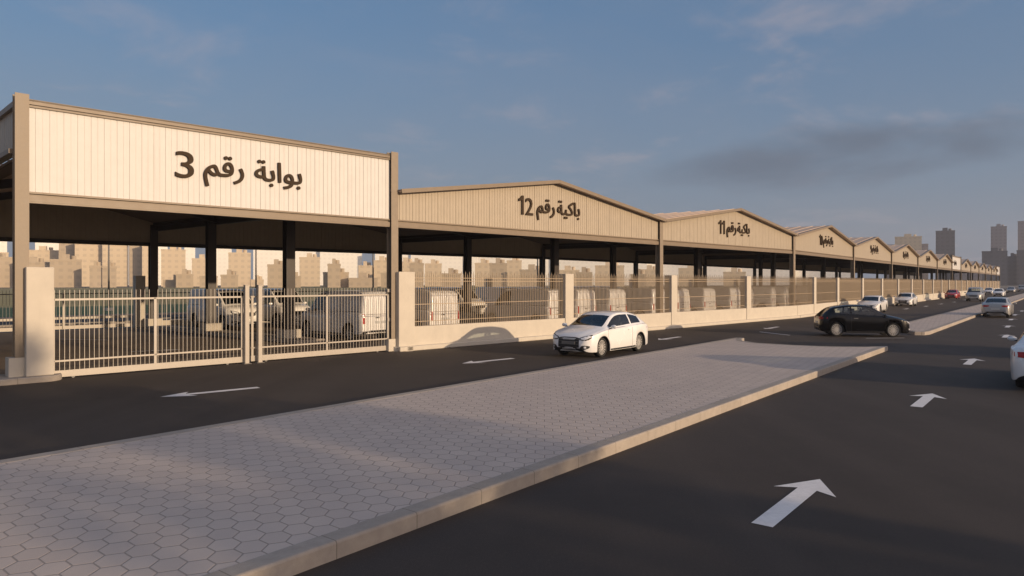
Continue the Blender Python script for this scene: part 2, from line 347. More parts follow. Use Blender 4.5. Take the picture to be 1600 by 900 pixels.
island('median_paving', [(-60, 0), (24.2, 0), (23.4, .6), (22.75, 1.6), (22.5, 2.8), (22.6, 4.2), (23.2, 5.0), (24.0, 5.35), (24.7, 5.5), (24.7, 5.85), (-60, 5.85)], .165)
island('median_paving', [(34.2, 0.0), (330, 0), (330, 2.25), (39.5, 2.25), (37, 1.9), (34.6, 1.1), (33.3, .5), (33.5, .12)], .165)

# arrows and lines are painted pieces of the road
def arrow(c, d, parent=road, L=2.15, z=.006):
    d = d.normalized(); n = V2(-d.y, d.x); P = lambda a, b: c + d * a + n * b
    pts = [P(-L / 2, -.11), P(L / 2 - .55, -.11), P(L / 2 - .68, -.36), P(L / 2, 0), P(L / 2 - .68, .36), P(L / 2 - .55, .11), P(-L / 2, .11)]
    sheet('painted_arrow', pts, z, M_white_paint, parent)
def pline(a, b, wd=.12, parent=road, z=.006):
    d = (b - a).normalized(); n = V2(-d.y, d.x) * wd / 2; sheet('painted_line', [a - n, b - n, b + n, a + n], z, M_white_paint, parent)
arrow((g(1187, 820) + g(1284, 750)) / 2, RD)
for px, py in ((1445, 625), (1517, 565), (1571.9, 525.3), (1575, 510.2), (1580, 499.3), (1586, 492), (1597, 486)): arrow(g(px, py), RD)
arrow((g(400, 606) + g(255, 620)) / 2, g(255, 620) - g(400, 606)); arrow(g(763, 564), g(727, 567.4) - g(800, 560))
for px, py in ((1046, 528.7), (1206, 512.3), (1416, 482.6), (1447, 478.5), (1470.6, 475), (1491, 472), (1508, 468.5)): arrow(g(px, py), -RD)
pline(g(1187, 518.6), g(1234, 524)); pline(g(1353, 528.6), g(1413, 528.2))

# ------------------------------------------------------------------ halls
BB, BT = 4.50, 4.79     # bottom beam
EAVE, PEAK = 5.75, 6.96
def v3(p, z): return Vector((p.x, p.y, z))
def cladding(mb, a, b, z0, ztop, off, pitch=.26, gr=.014, dep=.018, thick=.05):
    """ribbed sheet from plan point a to b; off = outward normal (2D), ztop(s) height at 0..1"""
    L = (b - a).length; n = max(3, int(L / pitch)); prof = []
    for i in range(n):
        s0 = i / n; s1 = (i + 1) / n; e = gr / L
        gg = 1 if (i % 3) else 1.9
        prof += [(s0, 0), (s1 - e * gg, 0), (s1 - e * .85 * gg, -dep * (.5 if i % 2 else 1)), (s1 - e * .15, -dep * (.5 if i % 2 else 1))]
    prof.append((1, 0))
    for kk, sg in ((0, 1),):
        base = len(mb.v)
        for s, o in prof:
            p = a.lerp(b, s) + off * o; mb.v += [(p.x, p.y, z0), (p.x, p.y, ztop(s))]
        for i in range(len(prof) - 1):
            mb.f.append((base + 2 * i, base + 2 * i + 2, base + 2 * i + 3, base + 2 * i + 1)); mb.m.append(0)
    # plain back sheet, broken at the ridge
    base = len(mb.v); ss = [0, .25, .5, .75, 1]
    for s in ss:
        p = a.lerp(b, s) - off * (dep + thick); mb.v += [(p.x, p.y, z0), (p.x, p.y, ztop(s))]
    for i in range(len(ss) - 1):
        mb.f.append((base + 2 * i, base + 2 * i + 1, base + 2 * i + 3, base + 2 * i + 2)); mb.m.append(1)
def gable(s, e=EAVE, p=PEAK): return e + (p - e) * (1 - abs(2 * s - 1))

def glyph_mesh(text, flip=False, bold=0.0, ext=.05):
    """outlines of a text, each outer contour filled with its own holes, so that overlapping contours stay solid"""
    c = bpy.data.curves.new('t', 'FONT'); c.body = text; c.resolution_u = 5; o = bpy.data.objects.new('t', c); COL.objects.link(o)
    bpy.context.view_layer.update()
    for x in bpy.context.view_layer.objects: x.select_set(False)
    bpy.context.view_layer.objects.active = o; o.select_set(True); bpy.ops.object.convert(target='CURVE')
    o = bpy.context.view_layer.objects.active; cu = o.data; polys = []
    for sp in cu.splines:
        pts = []
        if sp.type == 'BEZIER':
            bp = sp.bezier_points; n = len(bp)
            for i in range(n):
                p0, h0, h1, p1 = bp[i].co, bp[i].handle_right, bp[(i + 1) % n].handle_left, bp[(i + 1) % n].co
                for k in range(5):
                    t = k / 5; pts.append(((1 - t) ** 3 * p0 + 3 * (1 - t) ** 2 * t * h0 + 3 * (1 - t) * t * t * h1 + t ** 3 * p1).xy)
        else: pts = [V2(q.co.x, q.co.y) for q in sp.points]
        cl = []
        for q in pts:
            if not cl or (q - cl[-1]).length > 1e-3: cl.append(q.copy())
        if (cl[0] - cl[-1]).length < 1e-4: cl.pop()
        if len(cl) > 2: polys.append(cl)
    bpy.data.objects.remove(o)
    # one planar mesh of everything with a non-zero winding number
    vs = [q for p in polys for q in p]; es = []; b = 0
    for p in polys: es += [(b + k, b + (k + 1) % len(p)) for k in range(len(p))]; b += len(p)
    V_, _, F_, *_ = delaunay_2d_cdt(vs, es, [], 0, 1e-5)
    def wind(q):
        w_ = 0
        for p in polys:
            for k in range(len(p)):
                a, c = p[k - 1], p[k]
                if a.y <= q.y < c.y and (c.x - a.x) * (q.y - a.y) - (q.x - a.x) * (c.y - a.y) > 0: w_ += 1
                elif c.y <= q.y < a.y and (c.x - a.x) * (q.y - a.y) - (q.x - a.x) * (c.y - a.y) < 0: w_ -= 1
        return w_
    F_ = [f for f in F_ if wind(sum((V_[k] for k in f), V2(0, 0)) / len(f)) != 0]
    F_ = [f if sum(V_[f[k - 1]].x * V_[f[k]].y - V_[f[k]].x * V_[f[k - 1]].y for k in range(len(f))) > 0 else f[::-1] for f in F_]
    cnt = {}
    for f in F_:
        for k in range(len(f)): cnt[(f[k - 1], f[k])] = 1
    bd = [e for e in cnt if (e[1], e[0]) not in cnt]
    mv = {}
    for a, c in bd:
        d = V_[c] - V_[a]
        if d.length < 1e-7: continue
        n_ = V2(d.y, -d.x).normalized()
        for k in (a, c): mv[k] = mv.get(k, V2(0, 0)) + n_
    W = [v + (mv[k].normalized() * bold if k in mv and mv[k].length > .3 else V2(0, 0)) for k, v in enumerate(V_)]
    n_ = len(W); out = MB()
    out.add([(v.x, v.y, ext / 2) for v in W] + [(v.x, v.y, -ext / 2) for v in W], [tuple(f) for f in F_] + [tuple(n_ + k for k in reversed(f)) for f in F_] + [(a, n_ + a, n_ + c, c) for a, c in bd])
    return out
GC = {}
ONE = [(.0, .52), (.0, .62), (.13, .68), (.20, .76), (.30, .76), (.30, 0), (.19, 0), (.19, .58), (.10, .54)]
def place_text(text, a, e, z, wid, hgt_ref, parent, name, off, bold=.018, fitref=None):
    """a: left plan point, e: direction; scaled to width wid; z baseline; hgt_ref scale in height"""
    if text not in GC:
        if text == '1': mb = MB().prism(ONE, -.025, .025)
        else: mb = glyph_mesh(text, bold=.014 if len(text) > 1 else 0)
        xs = [v[0] for v in mb.v]; GC[text] = (mb, min(xs), max(xs))
    mb, x0, x1 = GC[text]; sx = wid / (x1 - x0); m2 = MB(); m2.f = mb.f; m2.m = mb.m
    for v in mb.v:
        p = a + e * ((v[0] - x0) * sx) + off * (.045 + v[2]); m2.v.append((p.x, p.y, z + v[1] * hgt_ref))
    return m2.build(name, M_letter, parent)
RAQM = '\uFEE2\uFED7\uFEAD'; BAWABA = '\uFE94\uFE91\uFE8D\uFEEE\uFE91'; BAKIA = '\uFE94\uFEF4\uFEDB\uFE8E\uFE91'
DW = {'1': .30, '0': .5, '2': .47, '3': .5}
def sign(kind, num, i, parent, off):
    a0, e = FR[i], (FR[i + 1] - FR[i]).normalized(); L = (FR[i + 1] - FR[i]).length
    if kind == 'gate': x = L * .4555 - .08 if i == 0 else L * .22; dh, base, ab, dig_w = 1.10, 5.53, 5.69, .52
    else: x = L * .366; dh, base, ab, dig_w = 1.08, 5.41, 5.58, .47
    if i == 0: x = (f1(273) - FR[0]).length
    if len(num) == 1 and kind == 'bay': x += .5
    for ch in num:
        wd = .30 if ch == '1' else dig_w
        place_text(ch, a0 + e * x, e, base, wd, dh, parent, 'digit', off, bold=.012); x += wd + .12
    s0 = x + (.16 if kind == 'gate' else .12)
    tw = 3.16 if kind == 'gate' else 2.95
    w1 = 1.22 if kind == 'gate' else 1.18; gap = .34 if kind == 'gate' else .18
    if i > 0 and kind == 'gate': tw *= .9
    place_text(RAQM, a0 + e * s0, e, ab, w1, .86, parent, 'word', off)
    place_text(BAWABA if kind == 'gate' else BAKIA, a0 + e * (s0 + w1 + gap), e, ab, tw - w1 - gap, .86, parent, 'word', off)

def hcolumn(p, e, n, z0, z1, wd=.28, dp=.28):
    mb = MB(); t = .03
    def bx(a0, a1, k0, k1):
        P = [p + e * a0 + n * k0, p + e * a1 + n * k0, p + e * a1 + n * k1, p + e * a0 + n * k1]
        mb.hexa([v3(q, z0) for q in P] + [v3(q, z1) for q in P])
    bx(-wd / 2, wd / 2, -dp / 2, -dp / 2 + t); bx(-wd / 2, wd / 2, dp / 2 - t, dp / 2); bx(-.02, .02, -dp / 2 + t - .002, dp / 2 - t + .002)
    return mb
def bay_label(i):
    if i == 0: return 'tall flat-fronted gate hall with white cladding and big dark number 3, nearest the camera', 'gate hall'
    if i == 8: return 'flat white-fronted gate hall standing halfway down the row of gabled bays', 'gate hall'
    if i == 14: return 'last flat white-fronted hall at the far end of the row', 'gate hall'
    n = NUM[i]
    if i <= 7: return 'beige gabled hall bay with dark lettering ending in number %s' % n, 'hall bay'
    return ['', 'first', 'second', 'third', 'fourth', 'fifth', 'sixth'][i - 8] + ' small far beige gable beyond the middle white gate hall', 'hall bay'
for i in range(len(KIND)):
    e = (FR[i + 1] - FR[i]).normalized(); n = V2(-e.y, e.x); off = -n; L = (FR[i + 1] - FR[i]).length
    gate = KIND[i] == 'gate'
    lab, cat = bay_label(i)
    root = empty('gate_hall' if gate else 'hall_bay', (FR[i].x, FR[i].y, 0), label=lab, cat=cat, group='row of halls behind the fence')
    root_mats = []
    def part(mb, name, mat, parent=root, **k):
        # meshes are written in world coordinates and shifted to the root
        mb.v = [(x - FR[i].x, y - FR[i].y, z) for x, y, z in mb.v]; return mb.build(name, mat, parent, **k)
    A, B = FR[i], FR[i + 1]
    # front beam (I section with ledge)
    mb = MB(); c0, c1 = A - e * 0.0, B - e * .30
    mb.ibeam(v3(c0 + n * .06, (BB + BT) / 2), v3(c1 + n * .06, (BB + BT) / 2), .22, BT - BB, tf=.05, tw=.06)
    mb.bar(v3(c0 - n * .005, BB + .11), v3(c1 - n * .005, BB + .11), .10, .14)
    part(mb, 'front_beam', M_frame)
    # front cladding
    mb = MB(); pitch = .155 if gate else .15
    if gate: cladding(mb, A, B - e * .29, BT + .002, lambda s: 6.92, off, pitch=pitch)
    else: cladding(mb, A, B - e * .29, BT + .002, lambda s: gable(s) + .01, off, pitch=pitch)
    pan = part(mb, 'front_panel', [M_white_clad if gate else M_beige_clad, M_in_clad])
    # letters
    if i < 15 and NUM[i]:
        ls = len(bpy.data.objects)
        before = set(bpy.data.objects); sign(KIND[i], NUM[i], i, pan, off)
        for o in set(bpy.data.objects) - before: o.location = (-FR[i].x, -FR[i].y, 0)
    if gate:
        mb = MB(); mb.ibeam(v3(A + n * .06, 7.02), v3(B - e * .3 + n * .06, 7.02), .24, .20, tf=.05, tw=.06); mb.bar(v3(A - n * .01, 7.05), v3(B - e * .3 - n * .01, 7.05), .1, .12)
        part(mb, 'top_beam', M_frame)
        for (P, sgn) in ((i, -1), (i + 1, 1)):     # side returns of the tall front
            s = (BK[P] - FR[P]).normalized(); mb = MB(); o2 = V2(s.y, -s.x) * (1 if sgn > 0 else -1)
            a = FR[P] - e * .16 + s * .2; b = FR[P] - e * .16 + s * 7
            cladding(mb, a, b, 5.86, lambda q: 6.96, o2, pitch=.24)
            part(mb, 'side_panel', [M_beige_clad, M_in_clad])
            mb = MB(); mb.bar(v3(a, 7.02), v3(b, 7.02), .2, .14); mb.bar(v3(a - (o2 * -.1), 5.80), v3(b - (o2 * -.1), 5.80), .22, .12); part(mb, 'side_trim', M_frame)
    # roof: two slopes with thickness, ribs, overhang
    ov = 0 if gate else .35
    for side in (0, 1):
        mb = MB(); a0, a1 = (0, .5) if side == 0 else (.5, 1)
        s0 = (BK[i] - FR[i]).normalized()
        def rp(a, b, z): 
            q = BM(i, a, b, z); return q
        bf = (-.3 / DEPTH) if not gate else .004
        zt = lambda a: gable(a) + .02
        nr = 22
        P = [rp(a0, bf, zt(a0)), rp(a1, bf, zt(a1)), rp(a1, 1.01, zt(a1)), rp(a0, 1.01, zt(a0))]
        mb.hexa([q for q in P] + [q + Vector((0, 0, .07)) for q in P])
        rf = part(mb, 'roof_slope', M_roof)
        mb = MB()
        for r in range(nr):        # standing ribs run down the slope
            b = bf + (1.0 - bf) * (r + .5) / nr
            mb.bar(rp(a0, b, zt(a0) + .085), rp(a1, b, zt(a1) + .085), .05, .035)
        if i < 9: part(mb, 'roof_ribs', M_roof, parent=rf)
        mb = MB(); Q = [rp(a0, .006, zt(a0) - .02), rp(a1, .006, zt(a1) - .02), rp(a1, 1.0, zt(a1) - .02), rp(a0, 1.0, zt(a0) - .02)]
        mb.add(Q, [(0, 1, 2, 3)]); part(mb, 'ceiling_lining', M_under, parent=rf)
        if not gate:
            mb = MB(); d = n * (-.33)
            a_, b_ = A.lerp(B, a0), A.lerp(B, a1)
            if side == 1: b_ = B - e * .02
            mb.bar(v3(a_ + d, zt(a0) + .03), v3(b_ + d, zt(a1) + .03), .05, .15); mb.bar(v3(a_ + d * .6, zt(a0) + .075), v3(b_ + d * .6, zt(a1) + .075), .28, .03)
            part(mb, 'barge_board', M_frame, parent=rf)
    # dark gutter strip between neighbouring gables
    mb = MB(); s = (BK[i + 1] - FR[i + 1]).normalized()
    mb.bar(v3(FR[i + 1] + s * .1, EAVE - .05), v3(BK[i + 1], EAVE - .05), .32, .14); part(mb, 'valley_gutter', M_dark)
    # rear wall strip, rear beam
    mb = MB(); pB, qB = BK[i], BK[i + 1]; cladding(mb, pB, qB, BB + .16, lambda s: gable(s) + .015, off, pitch=.26); part(mb, 'rear_panel', [M_in_clad, M_beige_clad])
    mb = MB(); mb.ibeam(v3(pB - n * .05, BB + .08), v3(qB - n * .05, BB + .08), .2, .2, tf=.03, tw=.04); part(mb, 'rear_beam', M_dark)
    # rafters across the bay
    for b in (.33, .66):
        mb = MB()
        for a0, a1 in ((0, .5), (.5, 1)): mb.ibeam(BM(i, a0, b, gable(a0) - .2), BM(i, a1, b, gable(a1) - .2), .16, .3)
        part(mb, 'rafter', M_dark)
    # side eave beam from front to back along the column row
    mb = MB(); mb.ibeam(v3(FR[i + 1] + s * .2, EAVE - .28), v3(BK[i + 1], EAVE - .28), .2, .3); part(mb, 'eave_beam', M_dark)
    # columns of the right hand row (and of the left hand row of the first hall)
    for c in ([i, i + 1] if i == 0 else [i + 1]):
        s = (BK[c] - FR[c]).normalized(); ee = e
        tall = 7.22 if (KIND[min(c, len(KIND) - 1)] == 'gate' or (c > 0 and KIND[c - 1] == 'gate')) else EAVE + .12
        base = .62 if c == 0 else .45
        mb = hcolumn(FR[c] - ee * .15 + n * .02, ee, n, base, tall, .30, .30)
        part(mb, 'front_column', M_column)
        mb = MB(); q = FR[c] - ee * .15 + n * .05; mb.hexa([v3(q + ee * x + n * y, z) for z in (0.01, base) for x, y in ((-.28, -.2), (.28, -.2), (.28, .25), (-.28, .25))]); part(mb, 'column_footing', M_conc)
        for b in (.335, .675, 1.0):
            q = FR[c].lerp(BK[c], b) - ee * .15
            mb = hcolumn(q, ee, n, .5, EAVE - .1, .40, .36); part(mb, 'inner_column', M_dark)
            mb = MB(); mb.hexa([v3(q + ee * x + n * y, z) for z in (.005, .5) for x, y in ((-.38, -.38), (.38, -.38), (.38, .38), (-.38, .38))]); part(mb, 'column_footing', M_conc)
# neighbouring hall on the left of the gate hall, its front set back out of the picture
root = empty('set_back_hall', (BK[0].x, BK[0].y, 0), label='dark roofed hall set back on the left of the tall gate hall', cat='hall bay')
def part2(mb, name, mat):
    mb.v = [(x - BK[0].x, y - BK[0].y, z) for x, y, z in mb.v]; return mb.build(name, mat, root)
s0 = (BK[0] - FR[0]).normalized(); E0 = E1; LB = 17
for side, (a0, a1) in enumerate(((0, 8.5), (8.5, 17))):
    zt = lambda a: EAVE + .05 + (PEAK - EAVE) * (1 - abs(a / 8.5 - 1)); q0 = FR[0] + s0 * 2.2 - E0 * .35
    P = [v3(q0 - E0 * a0, zt(a0)), v3(q0 - E0 * a1, zt(a1)), v3(BK[0] - E0 * (a1 + .2), zt(a1)), v3(BK[0] - E0 * (a0 + .2), zt(a0))]
    mb = MB(); mb.hexa([q - Vector((0, 0, .06)) for q in P] + P); part2(mb, 'roof_slope', M_roof)
mb = MB(); cladding(mb, BK[0] - E0 * LB, BK[0] - E0 * .3, BB + .16, lambda s: EAVE + (PEAK - EAVE) * (1 - abs(2 * s - 1)), -N1, pitch=.26); part2(mb, 'rear_panel', [M_in_clad, M_beige_clad])
mb = MB(); mb.ibeam(v3(BK[0] - E0 * LB, BB + .08), v3(BK[0] - E0 * .3, BB + .08), .2, .2); part2(mb, 'rear_beam', M_dark)
for b in (0.335, .675, 1):
    q = FR[0].lerp(BK[0], b) - E0 * (LB + .2); part2(hcolumn(q, E0, N1, .02, EAVE, .4, .36), 'column', M_dark)

# ------------------------------------------------------------------ front boundary fence
def t_of(px):
    p = f1(px) if px < 1240 else f2(U2 - px); return (p - FR[0]).length if px < 1240 else T3 + (p - FR[3]).length
tp = [t_of(x) for x in (616, 876, 1042, 1160, 1265.5, 1302.5, 1342, 1373)]
while tp[-1] + 9.1 < TE + 2: tp.append(tp[-1] + 9.1)
fence = empty('boundary_fence', (*FW(tp[0], 0), 0), label='long cream fence of low wall, piers and spiked metal railings along the left carriageway', cat='fence')
fo = FW(tp[0], 0)
def fpart(mb, name, mat, parent=fence, org=fo, **k):
    mb.v = [(v[0] - org.x, v[1] - org.y, v[2]) for v in mb.v]; return mb.build(name, mat, parent, **k)
def fbox(mb, t0, t1, k0, k1, z0, z1):
    P = [FW(t0, k0), FW(t1, k0), FW(t1, k1), FW(t0, k1)]; mb.hexa([v3(q, z0) for q in P] + [v3(q, z1) for q in P])
FK = -.32
cuts = [tp[0] + .02, T3, T3 + .01, tp[-1] + .4]
mb = MB(); fbox(mb, cuts[0], cuts[1], FK + .04, FK + .28, 0, .87); fbox(mb, cuts[2], cuts[3], FK + .04, FK + .28, 0, .87); fpart(mb, 'low_wall', M_conc)
mb = MB(); fbox(mb, cuts[0] - .1, cuts[1], FK - .16, FK + .039, 0, .17); fbox(mb, cuts[2], cuts[3], FK - .16, FK + .039, 0, .17)
fpart(mb, 'plinth', M_conc, bevel=.02)
for j, t in enumerate(tp):
    wd = .55 if j else .70
    mb = MB(); fbox(mb, t - .02, t + wd, FK, FK + .45, 0.0 if j else .0, 2.88); fpart(mb, 'pier', M_conc, bevel=.012)
def railing(t0, t1, near):
    mb = MB(); k = FK + .16
    n = int((t1 - t0) / .105); w = .020 if near else .026
    for z, h in ((1.04, .022), (1.68, .022), (2.54, .022), (2.66, .022)):
        P, Q = FW(t0, k), FW(t1, k); mb.bar(v3(P, z), v3(Q, z), .03, h)
    for i in range(n):
        t = t0 + (i + .5) * (t1 - t0) / n; top = 2.84 if i % 2 else 2.93; 
        p = FW(t, k - .0); q = FW(t, k)
        mb.bar(v3(p, .872), v3(q, top - .07), w, w, up=(N1.x, N1.y, 0))
        # spear tip
        a = w * .5; b = [FW(t - a, k - a), FW(t + a, k - a), FW(t + a, k + a), FW(t - a, k + a)]
        mb.add([v3(x, top - .07) for x in b] + [v3(FW(t, k), top + .02)], [(0, 1, 4), (1, 2, 4), (2, 3, 4), (3, 0, 4)])
    return mb
for j in range(len(tp) - 1):
    a, b = tp[j] + (.70 if j == 0 else .55), tp[j + 1]
    if a < T3 < b: 
        m1 = railing(a, T3, True); m2 = railing(T3 + .02, b, True); m1.add(m2.v, m2.f); fpart(m1, 'railing', M_rail)
    else: fpart(railing(a, b, j < 5), 'railing', M_rail)

# left gate pier with rounded kerb
pr = empty('gate_pier', (*FR[0], 0), label='thick cream concrete pier at the left edge of the gateway, on a rounded kerb', cat='pier')
def ppart(mb, name, mat, **k):
    mb.v = [(x - FR[0].x, y - FR[0].y, z) for x, y, z in mb.v]; return mb.build(name, mat, pr, **k)
mb = MB(); fbox(mb, -.10, .50, FK, FK + .36, .15, 2.88); ppart(mb, 'shaft', M_conc, bevel=.015)
mb = MB(); arc = [FW(.30 + .42 * math.sin(t), -.52 + .5 - .5 * math.cos(t)) for t in [R(x) for x in range(0, 91, 15)]]
mb.prism([FW(-40, -.52)] + arc + [FW(.72, .75), FW(-.1, .75), FW(-40, .75)], -.01, .15); ppart(mb, 'kerb', M_kerb, bevel=.02)
tag(bpy.data.objects['gate_pier'], kind=None)
# rounded foot at the right of the gateway
mb = MB(); arc = [FW(tp[0] + .25 - .42 * math.sin(t), FK - .16 + .5 - .5 * math.cos(t)) for t in [R(x) for x in range(0, 91, 15)]]
mb.prism(list(reversed(arc)) + [FW(tp[0] + .5, FK - .16), FW(tp[0] + .5, .6), FW(tp[0] - .17, .6)], -.01, .168); fpart(mb, 'rounded_foot', M_conc)

# ------------------------------------------------------------------ sliding gates
def sliding_gate(t0, t1, mid, label, k=-.02):
    r = empty('sliding_gate', (*FW(t0, k), 0), label=label, cat='gate', group='sliding gate leaves'); o = FW(t0, k)
    def gp(mb, name, mat, parent=r): mb.v = [(v[0] - o.x, v[1] - o.y, v[2]) for v in mb.v]; return mb.build(name, mat, parent)
    mb = MB()
    for z, h, w_ in ((.13, .17, .07), (.46, .045, .05), (2.05, .05, .05)): mb.bar(v3(FW(t0, k), z), v3(FW(t1, k), z), w_, h)
    for t in (t0 + .05, mid, t1 - .05): mb.bar(v3(FW(t, k), .215), v3(FW(t, k), 2.078), .07, .05, up=(N1.x, N1.y, 0))
    gp(mb, 'frame', M_gate)
    mb = MB(); n = int((t1 - t0) / .115)
    for i in range(n):
        t = t0 + .08 + i * (t1 - t0 - .16) / (n - 1)
        if abs(t - mid) < .05: continue
        mb.bar(v3(FW(t, k), .2), v3(FW(t, k), 2.3), .012, .012, up=(N1.x, N1.y, 0))
    gp(mb, 'pickets', M_gate)
    mb = MB()
    for t in (t0 + .5, t1 - .5): mb.cyl(v3(FW(t, k - .02), .045), v3(FW(t, k + .02), .045), .045, n=14)
    gp(mb, 'roller', M_greysteel)
    return r
tg = [t_of(x) for x in (79, 375, 404, 608)]
sliding_gate(tg[0], tg[1] + .1, t_of(242), 'left sliding gate leaf of pale bars, beside the thick pier')
sliding_gate(tg[2] - .25, tg[3], t_of(511), 'right sliding gate leaf of pale bars, beside the long fence', k=.02)
for px, lb in ((382, 'left of the two pale square guide posts standing between the gate leaves'), (402.5, 'right of the two pale square guide posts standing between the gate leaves')):
    t = t_of(px); r = empty('guide_post', (*FW(t, -.14), 0), math.atan2(E1.y, E1.x), label=lb, cat='post', group='gate guide posts')
    mb = MB(); mb.box(-.065, .065, -.065, .065, .012, 2.4); mb.build('post', M_gate, r, bevel=.006)
    mb = MB(); mb.box(-.075, .075, -.075, .075, 2.401, 2.42); mb.build('cap', M_gate, r)
    mb = MB(); mb.box(-.12, .12, -.1, .1, .0, .012); mb.build('base_plate', M_greysteel, r)
    mb = MB(); mb.box(-.05, .05, .066, .13, 2.15, 2.35); mb.cyl((-.0, .10, 2.12), (0, .10, 2.36), .035); mb.build('guide_roller', M_greysteel, r)
for px, lb in ((81, 'end post with small stops beside the thick left gate pier'), (609.5, 'end post with small stops beside the fence pier right of the gateway')):
    t = t_of(px); r = empty('gate_end_post', (*FW(t, .14), 0), math.atan2(E1.y, E1.x), label='pale gate ' + lb, cat='post', group='gate end posts')
    mb = MB(); mb.box(-.07, .07, -.05, .05, 0, 2.22); mb.build('post', M_gate, r, bevel=.006)
    for z in (2.2, 1.15): mb = MB(); mb.box(-.12, .06, -.16, -.052, z - .06, z + .06); mb.build('stop', M_gate, r)

# ------------------------------------------------------------------ rear boundary
rk = 20.9; rr_ = empty('rear_fence', (*FW(9, rk), 0), label='dark spiked fence on a low wall along the back of the yard', cat='fence'); ro = FW(9, rk)
def rpart(mb, name, mat): mb.v = [(v[0] - ro.x, v[1] - ro.y, v[2]) for v in mb.v]; return mb.build(name, mat, rr_)
def dbars(mb, t0, t1, k, z0, z1, pitch=.13, w=.028):
    n = int((t1 - t0) / pitch)
    for i in range(n):
        t = t0 + (i + .5) * (t1 - t0) / n; mb.bar(v3(FW(t, k), z0), v3(FW(t, k), z1), w, w, up=(N1.x, N1.y, 0))
    for z in (z0 + .12, z1 - .2): mb.bar(v3(FW(t0, k), z), v3(FW(t1, k), z), .04, .05)
for t0, t1 in ((-30, -.3), (9.2, T3 - .02), (T3 + .02, T3 + 75)):
    mb = MB(); fbox(mb, t0, t1, rk - .1, rk + .1, 0, .35); rpart(mb, 'low_wall', M_conc)
    mb = MB(); dbars(mb, t0, t1, rk, .352, 2.1, pitch=.16 if t0 < T3 else .22, w=.016); rpart(mb, 'railing', M_greysteel)
for t in (-.55, 8.7, 17.5, 26.3, 35, 43.8, 60, 75, 90):
    mb = MB(); fbox(mb, t, t + .5, rk - .18, rk + .22, 0, 2.86); rpart(mb, 'pier', M_conc)
rg = empty('rear_gate', (*FW(.2, rk), 0), label='dark barred back gate with cream bottom rail, across the yard', cat='gate'); ro2 = FW(.2, rk)
def gpart(mb, name, mat): mb.v = [(v[0] - ro2.x, v[1] - ro2.y, v[2]) for v in mb.v]; return mb.build(name, mat, rg)
mb = MB(); mb.bar(v3(FW(0, rk), .16), v3(FW(8.6, rk), .16), .06, .18); mb.bar(v3(FW(0, rk + .4), .62), v3(FW(8.6, rk + .4), .62), .06, .12); gpart(mb, 'bottom_rail', M_gate)
mb = MB(); dbars(mb, 0, 8.6, rk, .252, 2.1, pitch=.14, w=.014); gpart(mb, 'bars', M_greysteel)
for t in (2.0, 5.3): mb = MB(); mb.bar(v3(FW(t, rk - .06), .1), v3(FW(t, rk - .06), 1.95), .07, .07, up=(N1.x, N1.y, 0)); gpart(mb, 'stile', M_gate)

# parking island kerbs in the yard
for c in (1, 2, 3):
    s = (BK[c] - FR[c]).normalized(); q = FR[c] - E1 * .15; m = V2(-s.y, s.x) * .7
    a, b = q + s * 5.2, q + s * 19.6
    o = tag(MB().prism([a - m, a + m, b + m, b - m], 0, .14).build('parking_island', M_kerb, bevel=.02), kind='structure')
for (a, b) in (((93, 530), (167, 531.5)), ((268, 528.5), (347, 526.5)),): pline(g(*a), g(*b), .12, bpy.data.objects['yard'], .010)
arrow(g(246, 548), V2(.9, .5), bpy.data.objects['yard'], L=1.7, z=.010)
for j in range(24):
    t = 12 + j * 2.75
    a, b = FW(t, 4.0), FW(t - .5, 8.6); pline(a, b, .1, bpy.data.objects['yard'], .010)

# thin lamp poles behind the yard
for j, (px, nm) in enumerate(((170, 'leftmost thin lamp pole beyond the yard, seen through the pale gate'), (400, 'thin lamp pole beyond the yard, above the pale guide posts'), (583, 'thin lamp pole beyond the yard, above the white van by the fence pier'), (724, 'thin lamp pole beyond the yard, right of the first fence pier'), (840, 'thin lamp pole beyond the yard, left of the second fence pier'))):
    D = 62 + 3 * j; r = empty('lamp_pole', (ray(px) * D, D, 0), .8, label=nm, cat='street lamp', group='lamp poles along the back road')
    mb = MB(); mb.cyl((0, 0, 0), (0, 0, 8.5), .09, .055); mb.build('pole', M_greysteel, r, smooth=True)
    mb = MB(); mb.bar((0, 0, 8.45), (0, -1.4, 8.7), .05, .05); mb.build('arm', M_greysteel, r)
    mb = MB(); mb.box(-.12, .12, -2.0, -1.35, 8.65, 8.75); mb.build('lamp_head', M_greysteel, r)
    mb = MB(); mb.box(-.25, .25, -.25, .25, 0, .25); mb.build('footing', M_conc, r)

# ------------------------------------------------------------------ vehicles
def curve(pts):
    xs = np.array([p[0] for p in pts], float); ys = np.array([p[1] for p in pts], float); o = np.argsort(xs); xs, ys = xs[o], ys[o]
    h = np.diff(xs); d = np.diff(ys) / h; m = np.zeros_like(xs); m[0], m[-1] = d[0], d[-1]
    for i in range(1, len(xs) - 1):
        m[i] = 0 if d[i - 1] * d[i] <= 0 else (h[i - 1] + h[i]) * 2 / ((2 * h[i] + h[i - 1]) / d[i - 1] * 1 + (h[i] + 2 * h[i - 1]) / d[i] * 1) * 1.5 / 1.0 if False else (3 * (h[i - 1] + h[i]) / ((2 * h[i] + h[i - 1]) / d[i - 1] + (h[i] + 2 * h[i - 1]) / d[i]))
    def f(x):
        x = min(max(x, xs[0]), xs[-1]); i = min(int(np.searchsorted(xs, x, side='right')) - 1, len(xs) - 2); t = (x - xs[i]) / h[i]
        return float((2 * t ** 3 - 3 * t * t + 1) * ys[i] + (t ** 3 - 2 * t * t + t) * h[i] * m[i] + (-2 * t ** 3 + 3 * t * t) * ys[i + 1] + (t ** 3 - t * t) * h[i] * m[i + 1])
    return f
